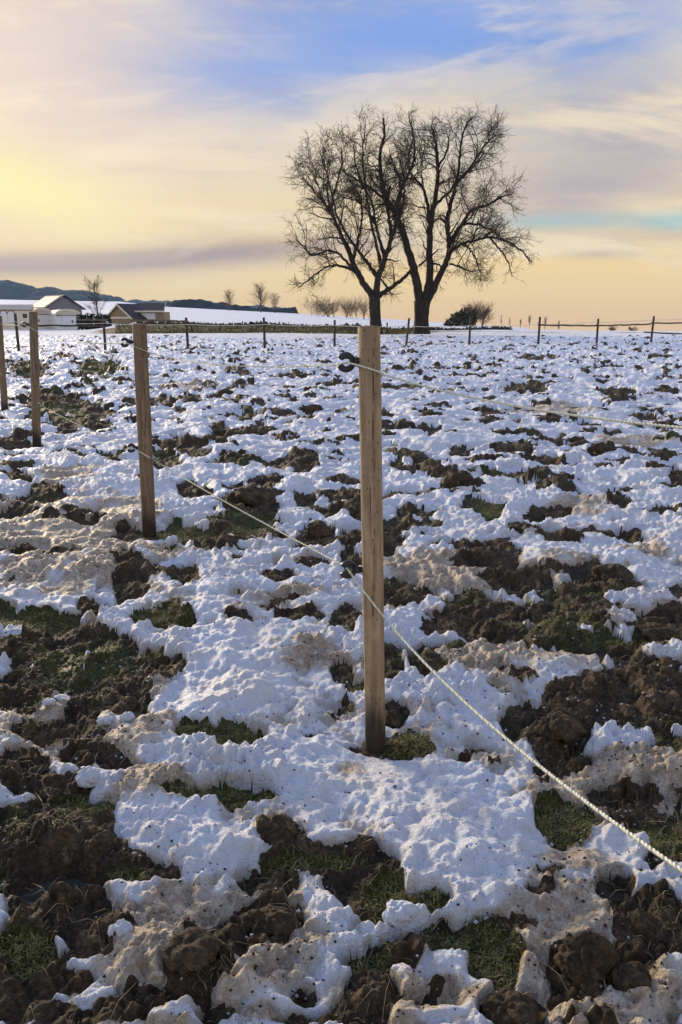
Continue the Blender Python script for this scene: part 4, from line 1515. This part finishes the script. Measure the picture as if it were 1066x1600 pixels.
# ------------------------------------------------------------------ ropes
def rope(label, pts, name='fence_rope', r=0.0037, sag=None, sides=9):
    """Twisted three-strand rope as one lay, with a green tracer yarn as its part."""
    path = []
    for i in range(len(pts) - 1):
        a, b = Vector(pts[i]), Vector(pts[i + 1])
        sg = sag[i] if sag else 0.0
        n = max(2, int((b - a).length / (0.004 if max(a.y, b.y) < 3.2 else 0.02)))
        n = min(n, 900)
        for k in range(n):
            t = k / n
            p = a.lerp(b, t)
            p.z -= sg * 4 * t * (1 - t)
            path.append(p)
    path.append(Vector(pts[-1]))
    root = thing(name, label, 'rope', path[0], 0, 'fence ropes between the near posts')
    o0 = path[0]
    V, Fq = [], []
    tr = []
    s_ = 0.0
    a = None
    for i, p in enumerate(path):
        t = (path[min(i + 1, len(path) - 1)] - path[max(i - 1, 0)]).normalized()
        if a is None:
            a = t.cross(Vector((0, 0, 1))).normalized()
        a = (a - t * a.dot(t)).normalized()
        b = t.cross(a)
        if i:
            s_ += (p - path[i - 1]).length
        tw_ = s_ / 0.030 * 2 * math.pi
        for k in range(sides):
            w = 2 * math.pi * k / sides
            rr = r * (1.0 + 0.26 * math.cos(3 * w))
            q = p - o0 + (a * math.cos(w + tw_) + b * math.sin(w + tw_)) * rr
            V.append((q.x, q.y, q.z))
        tr.append(p - o0 + (a * math.cos(tw_) + b * math.sin(tw_)) * r * 1.06)
    n = len(path)
    for i in range(n - 1):
        for k in range(sides):
            k2 = (k + 1) % sides
            Fq.append((i * sides + k, i * sides + k2, (i + 1) * sides + k2, (i + 1) * sides + k))
    new_obj('strand', mesh_np('strand', np.array(V), np.array(Fq), True), M_ROPE, root)
    b = MB()
    b.tube(tr[::1], r * 0.22, 4)
    b.build('tracer_yarn', M_GREEN, root, True)
    return root


(o1, F1, T1), (o2, F2, T2), (o3, F3, T3), (o4, F4, T4) = near_posts
fr1 = F1.y - 0.043
fr2 = F2.y - 0.047
fr3 = F3.y - 0.050
# upper line: far left -> third post -> second post -> nearest post -> forward to the right
up = [at_y(-60, 505, F4.y + 0.5), at_y(0, 506, F4.y - 0.06), at_y(33, 509, F3.y), rings[(2, 'u')], at_y(46, 511, fr3), at_y(60, 519, fr3), at_y(66, 522, F3.y),
      at_y(190, 536, F2.y), rings[(1, 'u')], at_y(210, 541, fr2), at_y(229, 549, fr2), at_y(237, 552, F2.y - 0.01),
      at_y(530, 570, F1.y + 0.02), rings[(0, 'u')], at_y(562, 571, fr1), at_y(578, 576, fr1), at_y(593, 581, fr1 + 0.006), at_y(599, 585, F1.y - 0.02),
      at_z(1066, 668, 1.285), at_z(1066, 668, 1.285) + (at_z(1066, 668, 1.285) - at_y(599, 585, F1.y - 0.02)) * 0.55]
rope('upper cream rope along the near fence, looped round the fronts of the posts', up,
     r=0.0029, sag=[0, 0.0, 0, 0, 0, 0, 0.035, 0, 0, 0, 0, 0.035, 0, 0, 0, 0, 0, 0.02, 0])
zl = rings[(0, 'l')].z
e1 = at_z(1066, 1360, zl - 0.01)
st1 = at_y(600, 964, fr1)
lo = [at_y(-60, 560, F4.y + 0.6), at_y(2, 584, F4.y - 0.06), at_y(14, 596, F4.y - 0.04), rings[(2, 'l')], at_y(63, 631, fr3), at_y(66, 634, F3.y - 0.02), at_y(208, 700, F2.y - 0.02), at_y(219, 706, fr2), at_y(234, 715, fr2), at_y(240, 718, F2.y - 0.03),
      at_y(536, 883, F1.y + 0.02), rings[(0, 'l')], at_y(566, 921, fr1), st1, e1, e1 + (e1 - st1) * 0.55]
rope('lower cream rope running from the near ring insulator to the right foreground', lo,
     sag=[0, 0, 0.01, 0, 0, 0.02, 0, 0, 0, 0.012, 0, 0, 0, 0.045, 0])

# ------------------------------------------------------------------ far fence
far_posts = [(30, 490, 551), (165, 493, 549), (294, 496, 547), (414, 496, 545.5), (523, 500, 544), (634.5, 497, 543), (733, 494, 541), (841, 495, 540), (932, 498, 539), (1017, 494, 537.5)]
far_labs = ['dark far post standing between the third and fourth near posts', 'far post in front of the tan barn', 'far post left of the middle, before the olive bank and snow slope',
            'far post beside the tall broad leafless tree, before the olive bank', 'far post just left of the nearest post top', 'leaning far post between the two big trunks',
            'far post right of the big trunks, before the evergreen bush', 'far post where the wooden rail begins on the right', 'far post under the middle of the right wooden rail',
            'rightmost far post, nearest the right edge']
FPO = []
m_far = MB()
fmesh = None
for k, (px, tp_, ft_) in enumerate(far_posts):
    Yf = 38.0
    for _ in range(12):
        p = at_y(px, ft_, Yf)
        gz = base1(p.x, Yf)
        q = at_z(px, ft_, gz)
        Yf = 0.5 * Yf + 0.5 * min(max(q.y, 24), 58)
    p = at_y(px, ft_, Yf)
    gz = base1(p.x, Yf)
    hp = at_y(px, tp_, Yf).z - gz
    root = thing('fence_post', far_labs[k], 'fence post', (p.x, Yf, gz), 0, 'posts of the far fence')
    lean = (0.09 if k == 5 else random.uniform(-0.02, 0.02))
    b = MB()
    zz = [-0.25, 0.3, 0.8, hp * 0.98, hp]
    b.tube([(lean * z, 0, z) for z in zz], [0.064, 0.063, 0.061, 0.060, 0.045], 10)
    b.build('shaft', M_DARKWOOD, root, True)
    b = MB()
    b.tube([(lean * hp * 0.8 - 0.062, -0.0, hp * 0.78), (lean * hp * 0.8 - 0.13, 0, hp * 0.78)], [0.012, 0.022], 6)
    b.build('insulator', M_BLACK, root, True)
    FPO.append(Vector((p.x, Yf, gz)))


def post_at(k, py):
    px = far_posts[k][0]
    return at_y(px, py, FPO[k].y - 0.072)


# pale tape of the far fence from post to post (one line)
b = MB()
pts = []
tape_y = [503, 505, 507, 507, 508.5, 509.5, 509, 507, 503.5, 500.5]
for k in range(10):
    p = at_y(far_posts[k][0], tape_y[k], FPO[k].y - 0.075)
    if pts:
        a = pts[-1]
        for t in (0.25, 0.5, 0.75):
            m = a.lerp(p, t)
            m.z -= 0.05 * 4 * t * (1 - t)
            pts.append(m)
    pts.append(p)
p0 = pts[0]
ext = [p0 + (pts[0] - pts[4]) * 0.8] + pts + [pts[-1] + (pts[-1] - pts[-5]) * 0.8]
t_ = thing('fence_rope', 'thin pale line along the far fence, post to post', 'rope', p0)
b.tube([p - p0 for p in ext], 0.013, 5)
b.build('strand', M_ROPE, t_, True)


def far_rail(label, a, b_, r, mat):
    root = thing('fence_rail', label, 'fence rail', a, 0, 'rails of the far fence')
    d = Vector(b_) - Vector(a)
    n = 12
    bb = MB()
    side = Vector((0, 0, 1))
    bb.tube([d * (i / n) + Vector((0, 0, 0.012 * math.sin(i * 1.7))) for i in range(n + 1)], [r * (1 + 0.08 * math.sin(i * 2.3)) for i in range(n + 1)], 8)
    bb.build('pole', mat, root, True)
    return root


far_rail('wooden rail from the post below the faint poplars to the rightmost far post, left half', post_at(7, 508), post_at(8, 509), 0.045, M_RAIL)
far_rail('wooden rail meeting the rightmost far post from the left', post_at(8, 509) + Vector((0, -0.1, 0)), post_at(9, 506.5), 0.045, M_RAIL)
a = post_at(9, 505)
far_rail('wooden rail running off the right edge from the rightmost far post', a + Vector((0, -0.1, 0)), at_y(1130, 504.5, a.y), 0.045, M_RAIL)
a = at_y(1006, 519, 66)
far_rail('low dark rail on the ridge at the right edge', a, at_y(1130, 525, 66), 0.055, M_DARKWOOD)
far_rail('dark low rail before the wagons', post_at(0, 508.5), post_at(1, 509), 0.040, M_DARKWOOD)
far_rail('light brown rail before the dark hedge, ending at the barn post', post_at(1, 500) + Vector((-1.35, 0, 0)), post_at(1, 500) + Vector((0.1, -0.1, 0)), 0.045, M_RAIL)
far_rail('light brown rail before the long low shed', post_at(1, 500.5) + Vector((1.2, -0.2, 0)), post_at(2, 502), 0.045, M_RAIL)

# short posts of a second fence on the verge
for k, (px, tp_, ft_, lab) in enumerate([(343, 506, 524, 'short post on the olive verge between two far posts'), (428, 509, 524, 'short post on the olive verge just right of a far post'),
                                         (605, 504, 519, 'short post on the verge between the two big trunks'), (299, 503, 519, 'short post on the verge touching a far post at its right')]):
    Yf = 69
    s = spot(px, Yf, 0)
    o = thing('fence_post', lab, 'fence post', s, 0, 'short posts on the verge')
    b = MB()
    hp = max(0.6, at_y(px, tp_, Yf).z - s.z)
    b.tube([(0, 0, -0.2), (0.01, 0, hp * 0.95), (0.01, 0, hp)], [0.07, 0.065, 0.05], 8)
    b.build('shaft', M_DARKWOOD, o, True)

# rough dead grass on the verge
rgv = np.random.default_rng(5)
nv = 9000
vpx = rgv.uniform(190, 640, nv)
vY = rgv.uniform(67, 83, nv)
vx = (vpx - 533) / FPX / 1.0315 * np.sqrt(vY ** 2) * 1.03
vz = base(vx, vY)
va = rgv.uniform(0, np.pi, nv)
vh = rgv.uniform(0.05, 0.26, nv)
vw = rgv.uniform(0.02, 0.07, nv)
p0_ = np.stack([vx - np.cos(va) * vw, vY - np.sin(va) * vw, vz - 0.03], -1)
p1_ = np.stack([vx + np.cos(va) * vw, vY + np.sin(va) * vw, vz - 0.03], -1)
p2_ = np.stack([vx + rgv.normal(size=nv) * 0.08, vY + rgv.normal(size=nv) * 0.08, vz + vh], -1)
vf = np.arange(nv * 3).reshape(nv, 3)
M_VERGE = simple('rough_verge_grass', (0.050, 0.052, 0.010), (0.24, 0.20, 0.055), 0.9, 0.8)
o = new_obj('verge_grass', mesh_np('verge_grass', np.stack([p0_, p1_, p2_], 1).reshape(-1, 3), vf, False), M_VERGE)
tag(o, 'rough olive grass on the bank behind the far fence', 'grass', kind='stuff')

# dark hedge line at the foot of the snow slope
rg = np.random.default_rng(77)
hv, hf = [], []
k = 0
for i in range(2600):
    px = rg.uniform(215, 800)
    Yd = 86 + rg.normal() * 0.5
    x = at_y(px, 505, Yd).x
    z = base1(x, Yd) + abs(rg.normal()) * (0.09 + 0.05 * math.sin(px * 0.05))
    a_, b_ = rg.normal(size=3) * 0.14, rg.normal(size=3) * 0.14
    hv += [(x - a_[0], Yd - a_[1], z - a_[2]), (x + b_[0], Yd + b_[1], z + b_[2]), (x + a_[0], Yd + a_[1], z + a_[2])]
    hf.append((k, k + 1, k + 2)); k += 3
o = new_obj('ditch_scrub', mesh_np('ditch_scrub', np.array(hv), np.array(hf), False), M_EVERGREEN)
tag(o, 'low dark scrub line at the foot of the snow slope', 'scrub', kind='stuff')

# ------------------------------------------------------------------ puddle
bm = bmesh.new()
n = 40
vs = [bm.verts.new((0.155 * math.cos(2 * math.pi * i / n), 0.095 * math.sin(2 * math.pi * i / n), 0)) for i in range(n)]
bm.faces.new(vs)
me = bpy.data.meshes.new('puddle')
bm.to_mesh(me); bm.free()
o = new_obj('puddle', me, M_WATER)
o.location = (PUD.x, PUD.y, -0.040)
tag(o, kind='structure')

# ------------------------------------------------------------------ clods and lumps of snow


def lump(name, label, cat, px, py, w, hgt, seed, mat, group, crumbly=1.0):
    rg_ = np.random.default_rng(seed)
    c = at_z(px, py, 0.03)
    z = ground_z(c.x, c.y)
    bm = bmesh.new()
    bmesh.ops.create_icosphere(bm, subdivisions=5, radius=1.0)
    P_ = np.array([v.co[:] for v in bm.verts])
    o3 = rg_.uniform(0, 50, 3)
    q = P_ + o3
    n_ = 0.30 * perlin(q[:, 0] * 1.3 + q[:, 2], q[:, 1] * 1.3 - q[:, 2] * 0.7, seed) + 0.20 * perlin(q[:, 0] * 3 + q[:, 2] * 2, q[:, 1] * 3 - q[:, 2] * 2, seed + 1)
    wv_, cv_ = worley(q[:, 0] * 3.2 + q[:, 2] * 1.7, q[:, 1] * 3.2 - q[:, 2] * 2.1, seed + 5)
    n_ = n_ + crumbly * (0.14 * np.maximum(0, 1 - wv_ ** 2 * 1.6) * (0.3 + cv_) + 0.07 * perlin(q[:, 0] * 9 + q[:, 2] * 5, q[:, 1] * 9 - q[:, 2] * 6, seed + 2))
    P_ = P_ * (1 + n_)[:, None]
    me = bpy.data.meshes.new(name)
    P_ = P_ * np.array([w, w * rg_.uniform(0.7, 0.95), hgt])
    P_[:, 2] = np.maximum(P_[:, 2], -0.3 * hgt)
    for v, p in zip(bm.verts, P_):
        v.co = p
    bm.to_mesh(me); bm.free()
    me.polygons.foreach_set('use_smooth', np.ones(len(me.polygons), dtype=bool))
    o = new_obj(name, me, mat)
    o.location = (c.x, c.y, z + hgt * 0.15)
    return tag(o, label, cat, group)


CL = [(915, 1522, 0.058, 0.060, 'largest upright brown clod in the bottom right foreground'),
      (985, 1552, 0.038, 0.026, 'smaller dark clod at the foot of the largest upright clod'),
      (430, 1437, 0.052, 0.034, 'flat rooty brown clod on dirty snow at the bottom, left of the middle'),
      (300, 1512, 0.055, 0.030, 'dark crumbly clod between dirty snow lumps at bottom left'),
      (800, 1585, 0.052, 0.030, 'dark crumbly clod cut by the bottom edge, right of the middle'),
      (388, 780, 0.15, 0.085, 'big rounded mound of earth left of the nearest post, above the lower rope'),
      (930, 708, 0.07, 0.060, 'lone dark clod standing on snow in the right middle distance'),
      (612, 1116, 0.036, 0.036, 'brown clod close against the right of the nearest post near its foot'),
      (668, 1042, 0.065, 0.036, 'tan clod under the lower rope, right of the nearest post'),
      (604, 1025, 0.050, 0.055, 'reddish brown clod right behind the nearest post'),
      (838, 1403, 0.030, 0.013, 'small flat clod on snow below the lower rope'),
      (495, 832, 0.075, 0.055, 'dark clod just left of the nearest post, above the lower rope'),
      (345, 676, 0.085, 0.075, 'upright dark clod in the middle distance, right of the second post'),
      (560, 802, 0.080, 0.060, 'dark clod hidden halfway behind the nearest post'),
      (1030, 985, 0.095, 0.050, 'broad brown mound near the right edge, capped with snow behind'),
      (955, 905, 0.10, 0.070, 'peaked dark mound at the right, above the wide muddy patch'),
      (410, 668, 0.10, 0.050, 'flat dark clod right of the upright clod in the middle distance'),
      (875, 1150, 0.075, 0.045, 'crumbly brown clod right of the lower rope, by the muddy hollow')]
for k, (px, py, w, hg, lab) in enumerate(CL):
    lump('mud_clod', lab, 'clod', px, py, w, hg, 100 + k, M_MUD, 'loose clods of earth')
SL = [(190, 1462, 0.024, 0.022, 'small round greyish snow lump at bottom left on brown slush'),
      (140, 1230, 0.036, 0.036, 'upright pointed snow lump on mud at the left'),
      (78, 1106, 0.022, 0.014, 'tiny flat snow lump on the wide mud patch at left'),
      (580, 1368, 0.0, 0.0, ''),
      (165, 1130, 0.028, 0.020, 'rounded snow lump right of the mud patch at left'),
      (200, 1132, 0.022, 0.020, 'rounded snow lump touching the big snow patch at left'),
      (625, 1437, 0.038, 0.028, 'clean white snow lump at the bottom, right of the middle')]
for k, (px, py, w, hg, lab) in enumerate(SL):
    if w:
        lump('snow_lump', lab, 'snow lump', px, py, w, hg, 200 + k, M_SNOW, 'loose lumps of snow', 0.7)

# ------------------------------------------------------------------ grass, straw, crumbs
rg = np.random.default_rng(21)
flatm = mask.reshape(-1)
flatg = grsP.reshape(-1)
flaty = Y.reshape(-1)
cand = np.where((flatm < -0.085) & (flaty < 9) & ((flatg > 0.30) | (green.reshape(-1) > 0.30)))[0]
wgt = ((flatg[cand] + 0.12) * np.minimum(flaty[cand], 4) ** 1.0)
pick = rg.choice(cand, size=min(21000, len(cand)), replace=True, p=wgt / wgt.sum())


def blades(name, idxs, hmin, hmax, wid, mat, label, cat, flat=0.6):
    n = len(idxs)
    p = P[idxs].astype(np.float64)
    p[:, :2] += rg.normal(size=(n, 2)) * 0.004
    p[:, 2] -= 0.004
    an = rg.uniform(0, 2 * np.pi, n)
    hh_ = rg.uniform(hmin, hmax, n)
    ln = rg.uniform(0.2, 1.2, n) * flat
    dirv = np.stack([np.cos(an), np.sin(an), np.zeros(n)], -1)
    sd_ = np.stack([-np.sin(an), np.cos(an), np.zeros(n)], -1) * (wid * rg.uniform(0.6, 1.3, n))[:, None]
    m1 = p + dirv * (hh_ * ln * 0.4)[:, None] + np.array([0, 0, 1]) * (hh_ * 0.6)[:, None]
    t1 = p + dirv * (hh_ * ln * 1.3)[:, None] + np.array([0, 0, 1]) * (hh_ * np.clip(1.05 - 0.5 * ln, 0.2, 1))[:, None]
    V = np.stack([p - sd_, p + sd_, m1 - sd_ * 0.8, m1 + sd_ * 0.8, t1], 1).reshape(-1, 3)
    b0 = np.arange(n)[:, None] * 5
    F_ = np.concatenate([b0 + np.array([0, 1, 3]), b0 + np.array([0, 3, 2]), b0 + np.array([2, 3, 4])])
    o = new_obj(name, mesh_np(name, V, F_, False), mat)
    return tag(o, label, cat, kind='stuff')


blades('grass', pick, 0.008, 0.026, 0.0016, M_GRASS, 'short trampled grass showing in the thawed hollows', 'grass', 1.0)
C0 = at_z(640, 1168, 0.0)
tuft = np.where(((P[:, 0] - C0.x) / 0.075) ** 2 + ((P[:, 1] - C0.y) / 0.055) ** 2 < 1)[0]
if len(tuft):
    o = blades('grass_tuft', rg.choice(tuft, 260), 0.018, 0.055, 0.0020, M_GRASS, 'green grass tuft at the foot of the nearest post', 'grass', 0.9)
cand = np.where((flatm < -0.08) & (flaty < 6))[0]
wgt = np.minimum(flaty[cand], 3.0)
pick = rg.choice(cand, size=1500, replace=False, p=wgt / wgt.sum())
blades('straw', pick, 0.010, 0.040, 0.0010, M_STRAW, 'bits of dead straw and roots lying on the mud', 'straw', 2.4)

cand = np.where((flatm > 0.05) & (flaty < 7))[0]
wgt = np.minimum(flaty[cand], 3.5) * (0.2 + 2.0 * dirt.reshape(-1)[cand] + np.maximum(0, wA.reshape(-1)[cand] + wF.reshape(-1)[cand]))
pick = rg.choice(cand, size=6500, replace=False, p=wgt / wgt.sum())
n = len(pick)
octa = np.array([(1, 0, 0), (-1, 0, 0), (0, 1, 0), (0, -1, 0), (0, 0, 1), (0, 0, -1)], dtype=np.float64)
of = np.array([(0, 2, 4), (2, 1, 4), (1, 3, 4), (3, 0, 4), (2, 0, 5), (1, 2, 5), (3, 1, 5), (0, 3, 5)])
sz = 0.0014 + 0.0042 * rg.random(n) ** 3.5
Vv = P[pick][:, None, :] + octa[None] * (sz[:, None, None] * rg.uniform(0.6, 1.5, (n, 6, 1))) + np.array([0, 0, 0.001])
Ff = (np.arange(n)[:, None, None] * 6 + of[None]).reshape(-1, 3)
o = new_obj('earth_crumbs', mesh_np('earth_crumbs', Vv.reshape(-1, 3), Ff, False), M_CRUMB)
tag(o, 'crumbs of earth scattered over the snow', 'crumbs', kind='stuff')

cand = np.where((flatm < -0.09) & (flatm > -0.75) & (flaty < 7))[0]
wgt = np.minimum(flaty[cand], 3.0) * np.maximum(0.05, wA.reshape(-1)[cand] + 0.2)
pick = rg.choice(cand, size=1500, replace=False, p=wgt / wgt.sum())
n = len(pick)
sz = 0.0016 + 0.0060 * rg.random(n) ** 3
Vv = P[pick][:, None, :] + octa[None] * (sz[:, None, None] * rg.uniform(0.6, 1.5, (n, 6, 1))) + np.array([0, 0, 0.002])
Ff = (np.arange(n)[:, None, None] * 6 + of[None]).reshape(-1, 3)
me = mesh_np('snow_crumbs', Vv.reshape(-1, 3), Ff, True, {'dirt': rg.uniform(0.2, 0.9, n).repeat(6)})
o = new_obj('snow_crumbs', me, M_SNOW)
tag(o, 'crumbs of half-melted snow scattered over the mud', 'crumbs', kind='stuff')
